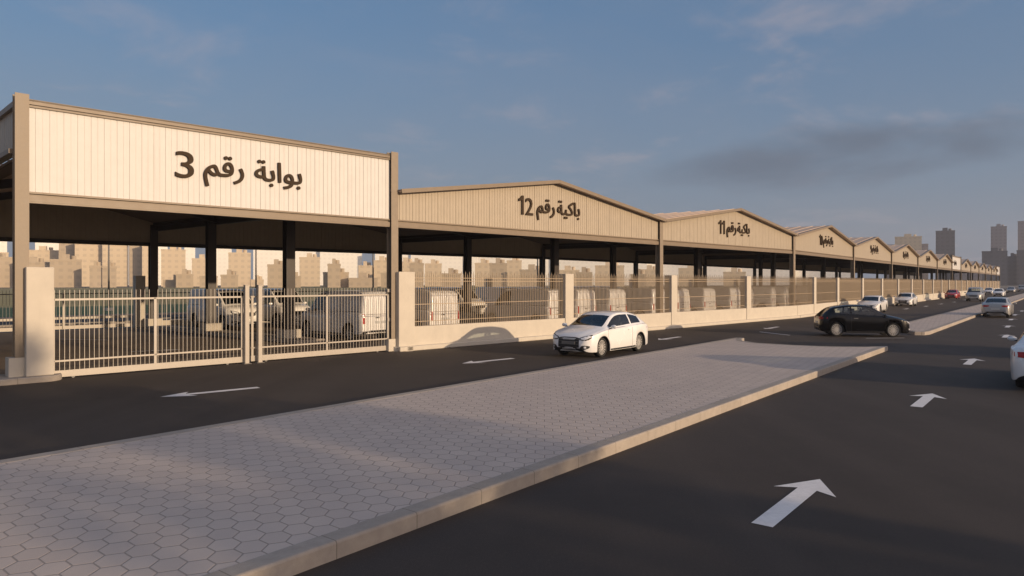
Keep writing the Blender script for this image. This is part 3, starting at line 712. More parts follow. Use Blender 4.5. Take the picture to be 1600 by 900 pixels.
SPEC = {
 'hatch': dict(top=[(-2.0, .62), (-1.985, .82), (-1.93, .91), (-1.87, .97), (-1.62, 1.18), (-1.45, 1.275), (-1.15, 1.345), (-.6, 1.408), (-.1, 1.41), (.18, 1.375), (.40, 1.29), (1.0, .985), (1.12, .955), (1.5, .875), (1.82, .765), (1.93, .69), (1.985, .60), (2.0, .50)],
  belt=[(-2.0, .58), (-1.98, .76), (-1.9, .88), (-1.6, .965), (-1.2, .965), (0, .92), (1.0, .875), (1.5, .80), (1.85, .69), (1.96, .60), (2.0, .46)],
  w=[(-2.0, .60), (-1.96, .70), (-1.85, .80), (-1.5, .855), (-1.2, .87), (0, .865), (1.2, .87), (1.5, .845), (1.75, .77), (1.9, .66), (1.97, .56), (2.0, .47)],
  edge=[(-2.0, .52), (-1.86, .60), (-1.5, .56), (-1.2, .565), (0, .585), (.25, .585), (1.05, .66), (1.5, .62), (1.8, .52), (2.0, .36)],
  zb=[(-2, .36), (-1.93, .24), (-1.7, .20), (0, .18), (1.75, .19), (1.93, .22), (2, .32)], wheels=(-1.25, 1.22), wr=.315, tr=.80,
  ws=(.36, .995), rw=(-1.88, -1.42), side=[(-1.32, -.66), (-.58, .80)], gtop=.985),
 'sedan': dict(top=[(-2.25, .62), (-2.235, .88), (-2.18, 1.01), (-2.0, 1.04), (-1.75, 1.06), (-1.3, 1.25), (-1.0, 1.355), (-.6, 1.42), (-.1, 1.43), (.25, 1.37), (.5, 1.28), (1.15, .98), (1.3, .95), (1.7, .88), (2.05, .77), (2.17, .69), (2.235, .60), (2.25, .50)],
  belt=[(-2.25, .58), (-2.22, .80), (-2.1, .93), (-1.6, .96), (0, .93), (1.1, .88), (1.7, .81), (2.1, .69), (2.2, .60), (2.25, .46)],
  w=[(-2.25, .62), (-2.2, .74), (-2.0, .83), (-1.6, .88), (0, .885), (1.4, .88), (1.75, .85), (2.0, .77), (2.15, .66), (2.22, .56), (2.25, .47)],
  edge=[(-2.25, .56), (-1.75, .66), (-1.3, .62), (-1.0, .58), (0, .60), (.3, .595), (1.2, .67), (1.7, .63), (2.0, .53), (2.25, .36)],
  zb=[(-2.25, .36), (-2.15, .25), (-1.9, .21), (0, .19), (2.0, .2), (2.18, .23), (2.25, .32)], wheels=(-1.38, 1.33), wr=.325, tr=.80,
  ws=(.46, 1.14), rw=(-1.70, -1.04), side=[(-1.42, -.42), (-.34, .92)], gtop=.985),
 'van': dict(top=[(-2.2, .62), (-2.195, 1.2), (-2.16, 1.66), (-2.05, 1.86), (-1.8, 1.90), (-.5, 1.91), (.45, 1.885), (.72, 1.80), (.95, 1.62), (1.42, 1.19), (1.52, 1.14), (1.85, 1.07), (2.05, .97), (2.14, .84), (2.19, .66), (2.2, .52)],
  belt=[(-2.2, .58), (-2.17, 1.0), (-1.9, 1.08), (0, 1.08), (1.0, 1.05), (1.4, 1.03), (1.8, .98), (2.05, .88), (2.15, .72), (2.2, .48)],
  w=[(-2.2, .80), (-2.17, .86), (-2.0, .90), (0, .915), (1.3, .905), (1.7, .87), (1.95, .78), (2.1, .66), (2.17, .58), (2.2, .52)],
  edge=[(-2.2, .70), (-2.05, .745), (-1, .755), (.5, .74), (.95, .73), (1.45, .74), (1.8, .68), (2.05, .56), (2.2, .42)],
  zb=[(-2.2, .40), (-2.1, .30), (0, .24), (2.0, .24), (2.14, .28), (2.2, .36)], wheels=(-1.38, 1.42), wr=.33, tr=.84,
  ws=(.80, 1.40), rw=None, side=[(.22, 1.18)], gtop=.985),
 'mpv': dict(top=[(-2.25, .62), (-2.24, 1.0), (-2.16, 1.3), (-2.0, 1.62), (-1.85, 1.75), (-.8, 1.80), (.2, 1.78), (.5, 1.70), (.75, 1.55), (1.25, 1.18), (1.36, 1.12), (1.8, 1.05), (2.08, .95), (2.18, .84), (2.24, .66), (2.25, .52)],
  belt=[(-2.25, .58), (-2.22, .95), (-1.9, 1.06), (0, 1.05), (1.0, 1.02), (1.4, 1.0), (1.8, .96), (2.08, .86), (2.2, .7), (2.25, .48)],
  w=[(-2.25, .76), (-2.2, .84), (-2.0, .90), (0, .92), (1.4, .91), (1.8, .87), (2.02, .78), (2.15, .68), (2.22, .6), (2.25, .54)],
  edge=[(-2.25, .66), (-2.05, .68), (-1, .70), (.4, .69), (.8, .69), (1.3, .73), (1.8, .68), (2.08, .58), (2.25, .44)],
  zb=[(-2.25, .42), (-2.12, .30), (0, .26), (2.05, .27), (2.2, .30), (2.25, .40)], wheels=(-1.38, 1.38), wr=.35, tr=.84,
  ws=(.62, 1.22), rw=(-2.14, -1.9), side=[(-1.85, -.95), (-.87, -.05), (.03, 1.02)], gtop=.985),
}
def make_car(kind, pnt, label, cat, group=None, detail=True):
    S = SPEC[kind]; C = {k: curve(S[k]) for k in ('top', 'belt', 'w', 'edge', 'zb')}
    x0, x1 = S['top'][0][0], S['top'][-1][0]
    st = set(np.round(np.linspace(x0, x1, 46), 4))
    for dx_ in (.004, .012, .025, .045, .07, .1, .14, .19): st |= {round(x0 + dx_, 4), round(x1 - dx_, 4)}
    ar = S['wr'] + .055
    for xw in S['wheels']:
        for t in np.linspace(0, math.pi, 19): st.add(round(xw + ar * math.cos(t), 4))
        st |= {round(xw - ar - .004, 4), round(xw + ar + .004, 4)}
    keys = list(S['ws']) + (list(S['rw']) if S['rw'] else []) + [x for p in S['side'] for x in p]
    st = sorted(st | set(keys)); cl = []
    for x in st:
        if cl and x - cl[-1] < .0035: 
            if x in keys: cl[-1] = x
            continue
        cl.append(x)
    st = cl; rings = []
    for x in st:
        zt, zs, w, ye, zb = C['top'](x), C['belt'](x), C['w'](x), C['edge'](x), C['zb'](x)
        zs = min(zs, zt - .03); za = zb; 
        for xw in S['wheels']:
            d = abs(x - xw)
            if d < ar: za = max(za, S['wr'] + math.sqrt(max(0, ar * ar - d * d)))
        za = min(za, zs - .06); tub = w - .27
        ze = zt - .03 * min(1, (zt - zs) / .1) - .012; ye = min(ye, w - .07)
        mid = za + (zs - za) * .45
        G = lambda t: (w - .075 + (ye - (w - .075)) * t + .02 * math.sin(math.pi * t), zs + .012 + (ze - zs - .012) * t)
        h = ze - zs
        wb = .035 / max(h, .06); tl = min(.3, wb); th = max(.7, 1 - .055 / max(h, .06)) if h > .12 else .8
        r = [(0, zb), (tub, zb), (tub, za), (w - .03, za), (w - .012, za + min(.03, (zs - za) * .2)), (w - .002, mid), (w + .0, mid + (zs - mid) * .45), (w - .012, zs - .05 * min(1, (zs - za))), (w - .035, zs - .012), (w - .06, zs), G(tl), G(.5), G(th), (ye, ze), (ye - .045, ze + .016), (ye * .5, zt - .004), (0, zt)]
        rings.append(r)
    nr = len(rings[0]); root = empty('hatchback' if kind == 'hatch' else {'sedan': 'sedan', 'van': 'panel_van', 'mpv': 'minivan'}[kind], label=label, cat=cat, group=group)
    V = []
    for x, r in zip(st, rings):
        for y, z in r: V.append((x, y, z))
        for y, z in r[1:-1]: V.append((x, -y, z))
    per = nr + nr - 2
    def ix(i, j, s):
        if s > 0 or j == 0 or j == nr - 1: return i * per + j
        return i * per + nr + j - 1
    cats = {'body': [], 'side_window': [], 'windscreen': [], 'rear_window': [], 'arch': []}
    for i in range(len(st) - 1):
        xm = (st[i] + st[i + 1]) / 2
        hh = rings[i][12][1] - rings[i][10][1]; h2 = rings[i + 1][12][1] - rings[i + 1][10][1]
        sw = any(a < xm < b for a, b in S['side']) and min(hh, h2) > .035
        for s in (1, -1):
            for j in range(nr - 1):
                c = 'body'
                if j in (1, 2): c = 'arch'
                if j in (10, 11) and sw: c = 'side_window'
                if j in (14, 15):
                    if S['ws'][0] < xm < S['ws'][1]: c = 'windscreen'
                    elif S['rw'] and S['rw'][0] < xm < S['rw'][1]: c = 'rear_window'
                q = (ix(i, j, s), ix(i + 1, j, s), ix(i + 1, j + 1, s), ix(i, j + 1, s)); q = q if s > 0 else q[::-1]
                cats[c].append((q, s, xm))
    flip = False
    def mk(name, faces, mats, mi=None, thick=0):
        if flip: faces = [f[::-1] for f in faces]
        used = sorted({v for f in faces for v in f}); mp = {v: k for k, v in enumerate(used)}
        me = bpy.data.meshes.new(name); me.from_pydata([V[v] for v in used], [], [tuple(mp[v] for v in f) for f in faces])
        for m in mats: me.materials.append(m)
        if mi: me.polygons.foreach_set('material_index', mi)
        me.polygons.foreach_set('use_smooth', [True] * len(me.polygons)); me.update()
        try: me.set_sharp_from_angle(angle=R(38))
        except Exception: pass
        o = bpy.data.objects.new(name, me); COL.objects.link(o); o.parent = root; return o
    caps = [tuple(ix(0, j, 1) for j in range(nr)) + tuple(ix(0, j, -1) for j in range(nr - 2, 0, -1)), tuple(reversed(tuple(ix(len(st) - 1, j, 1) for j in range(nr)) + tuple(ix(len(st) - 1, j, -1) for j in range(nr - 2, 0, -1))))]
    bf = [q for q, s, x in cats['body']] + caps; af = [q for q, s, x in cats['arch']]
    # orientation: make the shell's outside the front
    body = mk('body', bf + af, [pnt, M_black], [0] * len(bf) + [1] * len(af))
    bm = bmesh.new(); bm.from_mesh(body.data); c = Vector((0, 0, .6)); sc = sum((f.calc_center_median() - c).dot(f.normal) * f.calc_area() for f in bm.faces)
    flip = sc < 0
    if flip: bmesh.ops.reverse_faces(bm, faces=bm.faces)
    bm.to_mesh(body.data); bm.free()
    bvh = BVHTree.FromPolygons([Vector(v) for v in V], [q for c_ in cats.values() for q, s, x in c_] + caps)
    for a, b in S['side']:
        for s in (1, -1): mk('side_window', [q for q, s_, x in cats['side_window'] if s_ == s and a < x < b], [M_glass])
    mk('windscreen', [q for q, s, x in cats['windscreen']], [M_glass])
    if S['rw']: mk('rear_window', [q for q, s, x in cats['rear_window']], [M_glass])
    # patches moulded onto the shell
    def patch(name, mat, axis, cols, off=.006, parent=root, nv=3):
        """cols: list of (u, v0, v1); axis '+x','-x' (u=y, v=z) or '+y','-y' (u=x, v=z)"""
        d = {'+x': Vector((-1, 0, 0)), '-x': Vector((1, 0, 0)), '+y': Vector((0, -1, 0)), '-y': Vector((0, 1, 0))}[axis]
        grid = []
        for u, v0, v1 in cols:
            row = []
            for k in range(nv + 1):
                v = v0 + (v1 - v0) * k / nv
                o = Vector((-d.x * 4, u, v)) if axis[1] == 'x' else Vector((u, -d.y * 4, v))
                hit, nn, _, _ = bvh.ray_cast(o, d)
                if hit is None: hit = Vector((o.x * .5, u, v)) if axis[1] == 'x' else Vector((u, o.y * .22, v)); 
                row.append(hit)
            grid.append(row)
        mb = MB(); vs = [p - d * off for r_ in grid for p in r_] + [p + d * .015 for r_ in grid for p in r_]; n = len(grid); m = nv + 1; fs = []
        for i in range(n - 1):
            for k in range(nv): fs += [(i * m + k, (i + 1) * m + k, (i + 1) * m + k + 1, i * m + k + 1)]
            fs += [(i * m, n * m + i * m, n * m + (i + 1) * m, (i + 1) * m), (i * m + nv, (i + 1) * m + nv, n * m + (i + 1) * m + nv, n * m + i * m + nv)]
        for k in range(nv): fs += [(k, k + 1, n * m + k + 1, n * m + k), ((n - 1) * m + k, n * m + (n - 1) * m + k, n * m + (n - 1) * m + k + 1, (n - 1) * m + k + 1)]
        mb.add(vs, fs); return mb.build(name, mat, parent)
    def rng(a, b, n): return [a + (b - a) * i / (n - 1) for i in range(n)]
    tall = kind in ('van', 'mpv'); dz = .12 if tall else 0
    # front
    gw = .39 if not tall else .42
    gz0, gz1 = (.30, .665) if not tall else (.60, .80)
    patch('grille', M_black, '+x', [(y, gz0 + .05 * abs(y / gw) ** 3, gz1 - .03 * abs(y / gw) ** 4) for y in rng(-gw, gw, 13)], .008)
    if detail:
        for z in (.44, .52, .60) if not tall else (.66, .74): patch('grille_bar', M_greysteel, '+x', [(y, z, z + .012) for y in rng(-gw + .02, gw - .02, 9)], .016, nv=1)
    patch('number_plate', M_greysteel if kind == 'hatch' else M_plate, '+x', [(y, .43 + dz * .5, .53 + dz * .5) for y in rng(-.25, .25, 5)], .026, nv=1)
    for s in (1, -1):
        hl = patch('headlight', M_lamp, '+x', [(s * y, a + dz * 1.4, b + dz * 1.4) for y, a, b in ((.44, .605, .64), (.51, .595, .66), (.58, .595, .68), (.65, .615, .70), (.70, .655, .715))], .018)
        patch('headlight_surround', M_black, '+x', [(s * y, a + dz * 1.4, b + dz * 1.4) for y, a, b in ((.40, .585, .65), (.50, .565, .685), (.60, .56, .71), (.68, .585, .735), (.74, .64, .745))], .008, hl)
        patch('air_intake', M_black, '+x', [(s * y, a, b) for y, a, b in ((.44, .31, .35), (.50, .28, .40), (.58, .28, .41), (.66, .31, .40), (.70, .34, .39))], .008)
        if detail: patch('fog_lamp', M_lamp, '+x', [(s * y, .32, .38) for y in rng(.56, .62, 3)], .014)
    patch('lower_lip', M_black, '+x', [(y, .215 + .03, .25 + .03) for y in rng(-.55, .55, 9)], .006, nv=1)
    # rear
    for s in (1, -1):
        if kind == 'van': patch('tail_light', M_red, '-x', [(s * y, .68, 1.04) for y in rng(.72, .815, 4)], .010)
        elif kind == 'mpv': patch('tail_light', M_red, '-x', [(s * y, .82, 1.22) for y in rng(.66, .80, 4)], .010)
        else: patch('tail_light', M_red, '-x', [(s * y, a, b) for y, a, b in ((.36, .80, .86), (.48, .76, .88), (.60, .75, .885), (.70, .76, .88), (.78, .775, .87), (.83, .79, .86))], .010)
    patch('rear_bumper_insert', M_black, '-x', [(y, .30 + .05, .40 + .03) for y in rng(-.52, .52, 9)], .006)
    patch('rear_number_plate', M_plate, '-x', [(y, .56 + dz, .66 + dz) for y in rng(-.25, .25, 5)], .012, nv=1)
    if kind == 'van':
        patch('door_seam', M_black, '-x', [(y, .5, 1.62) for y in (-.006, .006)], .004, nv=14)
        patch('rear_trim', M_black, '-x', [(y, 1.02, 1.035) for y in rng(-.66, .66, 9)], .004, nv=1)
        patch('door_handle', M_black, '-x', [(y, .88, .92) for y in rng(.06, .24, 3)], .02, nv=1)
    # sides
    seams = {'hatch': [(.98, .26, .86), (-.62, .26, .93)], 'sedan': [(1.05, .26, .86), (-.36, .26, .92), (-1.2, .45, .93)], 'van': [(1.16, .3, 1.03), (.18, .3, 1.75), (-.85, .3, 1.75)], 'mpv': [(1.12, .32, 1.0), (-.0, .32, 1.03), (-.92, .32, 1.03)]}[kind]
    for s, axn in ((1, '+y'), (-1, '-y')):
        for x, a, b in seams: patch('door_seam', M_black, axn, [(x - .005, a, b), (x + .005, a, b)], .002, nv=12)
        for x, a, b in seams[1:]: 
            if x < -1: continue
            patch('door_handle', M_greysteel if pnt is P_black else pnt, axn, [(q, .80 + dz, .83 + dz) for q in rng(x + .10, x + .28, 3)], .03, nv=1)
        patch('sill_trim', M_black, axn, [(x, C['zb'](x) + .015, C['zb'](x) + .07) for x in rng(S['wheels'][0] + ar + .03, S['wheels'][1] - ar - .03, 9)], .006, nv=1)
        if kind == 'van': patch('slide_rail', M_black, axn, [(x, 1.12, 1.14) for x in rng(-1.95, -.9, 6)], .006, nv=1)
        # mirror
        xm_, zm_ = {'hatch': (.80, .96), 'sedan': (.92, .97), 'van': (1.12, 1.16), 'mpv': (1.0, 1.12)}[kind]
        wm = C['w'](xm_); mb = MB(); n1_, n2_ = 8, 10; vs = []; fs = []
        for a in range(n1_ + 1):
            for b in range(n2_):
                t, p = math.pi * a / n1_, 2 * math.pi * b / n2_; vs.append((xm_ + .05 * math.sin(t) * math.cos(p), s * (wm + .09) + .105 * math.cos(t), zm_ + .065 * math.sin(t) * math.sin(p)))
        for a in range(n1_):
            for b in range(n2_): fs.append((a * n2_ + b, a * n2_ + (b + 1) % n2_, (a + 1) * n2_ + (b + 1) % n2_, (a + 1) * n2_ + b))
        mb.add(vs, fs); mr = mb.build('wing_mirror', pnt, root, smooth=True)
        MB().bar((xm_, s * (wm - .06), zm_ - .05), (xm_, s * (wm + .05), zm_ - .04), .05, .03).build('mirror_arm', M_black, mr)
    if kind == 'hatch': patch('roof_trim', M_greysteel, '+y', [(-1.5, C['belt'](-1.5) - .005, C['belt'](-1.5) + .006), (0, C['belt'](0) - .005, C['belt'](0) + .006), (.9, C['belt'](.9) - .005, C['belt'](.9) + .006)], .004, nv=1)
    # wheels
    for k, xw in enumerate(S['wheels']):
        for s in (1, -1):
            yw = S['tr'] - .015; wt = .20; wr = S['wr']
            prof = [(wr * .75, -wt / 2 + .02), (wr * .78, -wt / 2), (wr * .93, -wt / 2), (wr, -wt / 2 + .03), (wr, wt / 2 - .03), (wr * .93, wt / 2), (wr * .78, wt / 2), (wr * .75, wt / 2 - .02)]
            n = 28; mb = MB(); vs = []; fs = []
            for a in range(n):
                t = 2 * math.pi * a / n
                for r_, y in prof: vs.append((xw + r_ * math.cos(t), s * (yw - wt / 2 + .0) + y, wr + r_ * math.sin(t)))
            m = len(prof)
            for a in range(n):
                for b in range(m): fs.append((a * m + b, a * m + (b + 1) % m, ((a + 1) % n) * m + (b + 1) % m, ((a + 1) % n) * m + b))
            wh = MB().add(vs, fs).build('wheel', M_tyre, root, smooth=True)
            yo = s * (yw - .015)
            mb = MB(); rr2 = wr * .76
            for a in range(n):      # rim ring and lip
                t, t2 = 2 * math.pi * a / n, 2 * math.pi * (a + 1) / n; P = lambda r_, tt, y: (xw + r_ * math.cos(tt), y, wr + r_ * math.sin(tt))
                mb.add([P(rr2, t, yo - s * .01), P(rr2, t2, yo - s * .01), P(rr2 * .90, t2, yo), P(rr2 * .90, t, yo)], [(0, 1, 2, 3)])
                mb.add([P(rr2 * .90, t, yo), P(rr2 * .90, t2, yo), P(rr2 * .88, t2, yo - s * .12), P(rr2 * .88, t, yo - s * .12)], [(0, 1, 2, 3)])
            ns = 14 if not tall else 6
            for a in range(ns):
                t = 2 * math.pi * a / ns; mb.bar((xw + .03 * math.cos(t), yo - s * .03, wr + .03 * math.sin(t)), (xw + rr2 * .9 * math.cos(t), yo - s * .012, wr + rr2 * .9 * math.sin(t)), .030, .018, up=(0, 1, 0))
            mb.cyl((xw, yo - s * .05, wr), (xw, yo, wr), .055, .045, n=12); mb.build('rim', M_rim, wh)
            mb = MB(); mb.cyl((xw, yo - s * .10, wr), (xw, yo - s * .085, wr), rr2 * .86, n=16); mb.build('brake_disc', M_greysteel, wh)
    # cabin
    if detail:
        for y in (.36, -.36):
            mb = MB(); mb.box(-.25, .25, y - .23, y + .23, .35 + dz, .52 + dz); mb.hexa([(-.30, y - .22, .50 + dz), (-.16, y - .22, .50 + dz), (-.16, y + .22, .5 + dz), (-.30, y + .22, .5 + dz), (-.48, y - .19, 1.05 + dz), (-.37, y - .19, 1.05 + dz), (-.37, y + .19, 1.05 + dz), (-.48, y + .19, 1.05 + dz)]); mb.box(-.49, -.40, y - .11, y + .11, 1.09 + dz, 1.24 + dz)
            mb.build('seat', M_seat, root, bevel=.02)
        if kind != 'van':
            mb = MB(); mb.box(-1.2, -.75, -.55, .55, .35, .55 + dz); mb.hexa([(-1.2, -.55, .5), (-1.08, -.55, .5), (-1.08, .55, .5), (-1.2, .55, .5), (-1.32, -.5, 1.02 + dz), (-1.22, -.5, 1.02 + dz), (-1.22, .5, 1.02 + dz), (-1.32, .5, 1.02 + dz)]); mb.build('rear_seat', M_seat, root, bevel=.02)
        else: MB().box(-.62, -.58, -.72, .72, .4, 1.8).build('bulkhead', M_black, root)
        xd = S['ws'][1] - .35; mb = MB(); mb.box(xd - .05, xd + .35, -.62, .62, .60 + dz, .88 + dz * 1.2); mb.build('dashboard', M_black, root, bevel=.02)
        mb = MB(); cx, cy, cz = xd - .22, .36, .88 + dz
        for a in range(16):
            t, t2 = 2 * math.pi * a / 16, 2 * math.pi * (a + 1) / 16; mb.bar((cx + .03 * math.sin(t), cy + .18 * math.cos(t), cz + .17 * math.sin(t)), (cx + .03 * math.sin(t2), cy + .18 * math.cos(t2), cz + .17 * math.sin(t2)), .025, .025)
        mb.build('steering_wheel', M_black, root)
    return root
def put(r, p, d, sc=1.0, label=None):
    r.location = (p.x, p.y, .002); r.rotation_euler = (0, 0, math.atan2(d.y, d.x)); r.scale = (sc, sc, sc)
    if label: r['label'] = label
    return r
G1 = 'cars on the road'
hw = make_car('hatch', P_white, 'white hatchback driving towards the camera beside the paved median', 'car', G1)
put(hw, V2(3.16, 24.95), -RD, 1.04)
hb = make_car('hatch', P_black, 'black hatchback turning across the gap between the two medians', 'car', G1); put(hb, V2(16.3, 32.9), V2(.977, -.215), .97); hb.scale = (.965, 1.0, 1.035)
put(copy_tree(hw), V2(29.9, 58.4), -RD, 1.0, 'white hatchback driving towards the camera just beyond the black car')
put(copy_tree(hw), V2(41.7, 74.5), -RD, 1.0, 'white hatchback second beyond the black car, close to the fence wall')
rd = make_car('hatch', P_red, 'small red car far down the left carriageway beside the fence wall', 'car', G1, detail=False); put(rd, V2(66, 105.5), -RD, 1.0)
sw = make_car('sedan', P_silver, 'pale silver sedan seen from behind on the right carriageway beside the far median', 'car', G1); put(sw, g(1551, 496.5) + RD * 2.1 + V2(.2, 0), RD, 1.0)
sd2 = make_car('sedan', P_white, 'white car cut off by the right edge of the picture, red tail lamp showing', 'car', G1); put(sd2, V2(12.1, 16.9) + RD * 1.38 - RP * .80, RD, 1.02)
mv = make_car('mpv', P_silver, 'pale minivan coming towards the camera beside the far median', 'van', G1); put(mv, g(1521, 471) + RD * 2, -RD, 1.02)
for px, py, dr, sc_, lb in ((1545.5, 460.5, -1, 1, 'far white car partly hidden behind the silver sedan, left one of two'), (1561, 463.5, -1, 1, 'far white car just above the roof of the silver sedan, right one of two')):
    put(copy_tree(hw), g(px, py), RD * dr, sc_, lb)
put(copy_tree(sw), g(1580, 457.5), -RD, 1.0, 'far grey car near the right edge, left one of the two farthest')
put(copy_tree(mv), g(1597, 456), -RD, 1.0, 'far pale vehicle at the right edge, farthest down the road')
# a car just right of the picture whose shadow crosses the road
put(copy_tree(sd2), g(1690, 556), RD, 1.0, 'white sedan just outside the right edge on the right carriageway')
# parked vans
vn = make_car('van', P_vanwhite, '', 'van', 'white vans parked in the yard'); first = True
def van(t, k, face, lb, jit=0):
    global first
    p = FW(t, k)
    sdir = (BK[1] - FR[1]).normalized() if t < T3 else (BK[4] - FR[4]).normalized()
    r = vn if first else copy_tree(vn); first = False
    put(r, p, (sdir * face + E1 * jit), 1.12, lb)
row1 = [(13.0, 'white van nearest the gateway, rear doors lit'), (16.7, 'white van with lit rear doors just right of the first fence pier'),
 (24.2, 'white van with lit rear doors just left of the second fence pier'), (27.0, 'white van seen through the railing right above the white hatchback bonnet'), (29.8, 'white van seen through the railing above the white hatchback roof'),
 (33.8, 'white van just left of the third fence pier'), (37.3, 'white van just right of the third fence pier'), (40.2, 'white van second right of the third fence pier'), (43.8, 'white van just left of the fourth fence pier'), (48.2, 'white van just right of the fourth fence pier'), (52.2, 'white van second right of the fourth fence pier'), (56.4, 'white van just left of the fifth fence pier'),
 (63, 'white van just right of the fifth fence pier, almost hidden by the railing'), (67, 'white van behind the fence above the black hatchback, left'), (74, 'white van behind the fence above the black hatchback, right')]
for j, (t, lb) in enumerate(row1): van(t, 6.3 + (.25 * math.sin(j * 2.3)), 1, lb, .02 * math.sin(j * 3.1))
row2 = [(12.3, 'white van facing the gate, bonnet sunlit, left of the gate guide posts'), (15.3, 'white van facing the gate, bonnet sunlit, right of the gate guide posts'), (25.5, 'white van in the back row facing the road, left one past the first fence pier'), (29.0, 'white van in the back row facing the road, just before the second pier'),
 (34, 'white van in the back row facing the road, behind the white hatchback'), (38.5, 'white van facing the road in the back row, between the second and third piers'), (44, 'white van in the back row facing the road, behind the third fence pier'), (50, 'white van facing the road in the back row, between the third and fourth piers')]
for j, (t, lb) in enumerate(row2): van(t, 17.6, -1, lb, .02 * math.sin(j * 1.7))

# ------------------------------------------------------------------ city skyline far behind
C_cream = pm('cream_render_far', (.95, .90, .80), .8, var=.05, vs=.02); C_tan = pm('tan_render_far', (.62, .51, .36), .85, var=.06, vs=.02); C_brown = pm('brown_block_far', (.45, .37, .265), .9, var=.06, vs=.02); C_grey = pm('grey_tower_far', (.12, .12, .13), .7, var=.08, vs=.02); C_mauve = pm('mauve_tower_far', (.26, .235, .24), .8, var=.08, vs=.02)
def facade_mat(m, dk):
    nt = m.node_tree; b = nt.nodes['Principled BSDF']; src = b.inputs['Base Color'].links[0].from_socket
    tc = N(nt, 'ShaderNodeTexCoord'); br = N(nt, 'ShaderNodeTexBrick'); br.offset = 0; br.inputs['Scale'].default_value = 1
    br.inputs['Brick Width'].default_value = 3.6; br.inputs['Row Height'].default_value = 3.3; br.inputs['Mortar Size'].default_value = .95; br.inputs['Mortar Smooth'].default_value = .1
    sp = N(nt, 'ShaderNodeSeparateXYZ'); nt.links.new(tc.outputs['Object'], sp.inputs[0]); cb = N(nt, 'ShaderNodeCombineXYZ'); nt.links.new(mth(nt, 'ADD', sp.outputs[0], sp.outputs[1]), cb.inputs[0]); nt.links.new(sp.outputs[2], cb.inputs[1]); nt.links.new(cb.outputs[0], br.inputs['Vector'])
    nt.links.new(mixc(nt, mth(nt, 'MULTIPLY', mth(nt, 'SUBTRACT', 1, br.outputs['Fac']), dk), src, (.08, .08, .09)), b.inputs['Base Color'])
for m_, d_ in ((C_cream, .07), (C_tan, .15), (C_brown, .15), (C_grey, .45), (C_mauve, .3)): facade_mat(m_, d_)
def tower(px0, px1, py, D, mat, label, k, steps=0):
    x0, x1 = ray(px0) * D, ray(px1) * D; h = H + (HY - py) / F * D; cx = (x0 + x1) / 2; w2 = abs(x1 - x0) / 2; dp = 7; w2 *= math.cos(math.atan2(cx, D))
    k = -math.atan2(cx, D)
    r = empty('city_building', (cx + math.sin(-k) * dp, D + math.cos(k) * dp, 0), k, label=label, cat='building', group='distant city skyline')
    mb = MB(); mb.box(-w2, w2, -dp, dp, 0, h); mb.build('walls', mat, r)
    mb = MB(); mb.box(-w2 - .15, w2 + .15, -dp - .15, dp + .15, h + .002, h + .9); mb.build('parapet', mat, r)
    mb = MB(); mb.box(-w2 * .3, w2 * .25, -dp * .4, dp * .3, h + .9, h + 3.4); mb.cyl((w2 * .5, 0, h + .9), (w2 * .5, 0, h + 2.8), 1.1, n=10); mb.build('roof_housing', mat, r)
rnd = random.Random(11)
# (px left, px right, top row, tone) read from the photograph between the hall columns
near = [(-40, 20, 404, 'b'), (26, 78, 412, 'b'), (78, 128, 408, 'b'), (140, 158, 418, 'b'), (160, 182, 419, 'b'), (255, 300, 436, 'b'), (275, 302, 427, 'b'), (312, 340, 430, 'b'), (345, 372, 428, 'b'), (418, 446, 412, 'b'), (440, 470, 430, 'b'), (505, 545, 424, 'b'), (512, 532, 411, 'b'), (545, 590, 433, 'b'), (595, 625, 425, 'b'), (640, 662, 410, 'b'), (690, 720, 426, 'b'), (765, 792, 410, 'b'), (812, 850, 420, 'b'), (900, 925, 424, 'b'), (985, 1010, 427, 'b')]
midl = [(-60, 14, 396, 't'), (92, 117, 376, 'b'), (44, 92, 393, 't'), (117, 160, 382, 't'), (160, 200, 384, 't'), (202, 222, 380, 'b'), (222, 234, 386, 't'), (252, 290, 383, 't'), (300, 332, 397, 't'), (357, 392, 388, 't'), (392, 412, 430, 't'), (468, 500, 395, 't'), (560, 582, 408, 't'), (582, 612, 400, 't'), (620, 648, 402, 't'), (664, 690, 405, 't'), (742, 768, 404, 't'), (792, 815, 400, 't'), (870, 905, 415, 't'), (930, 975, 408, 't'), (1000, 1030, 414, 't'), (1060, 1100, 412, 't'), (1130, 1165, 418, 't')]
farl = [(-80, 12, 370, 'c'), (55, 96, 366, 'c'), (118, 240, 372, 'c'), (226, 262, 378, 'c'), (288, 305, 384, 'c'), (333, 362, 386, 'c'), (396, 460, 388, 'c'), (455, 505, 386, 'c'), (500, 566, 391, 'c'), (586, 640, 396, 'c'), (642, 745, 398, 'c'), (745, 870, 402, 'c'), (860, 1010, 404, 'c'), (1010, 1130, 406, 'c'), (1120, 1240, 410, 'c'), (1240, 1330, 418, 'c')]
where = lambda x: 'left of the tall gate hall' if x < 20 else 'behind the left gate leaf' if x < 235 else 'just right of the back corner column' if x < 325 else 'above the guide posts' if x < 460 else 'above the van by the right gate leaf' if x < 610 else 'under the bay numbered 12' if x < 1020 else 'under the bay numbered 11' if x < 1240 else 'under the bay numbered 10'
seen = {}
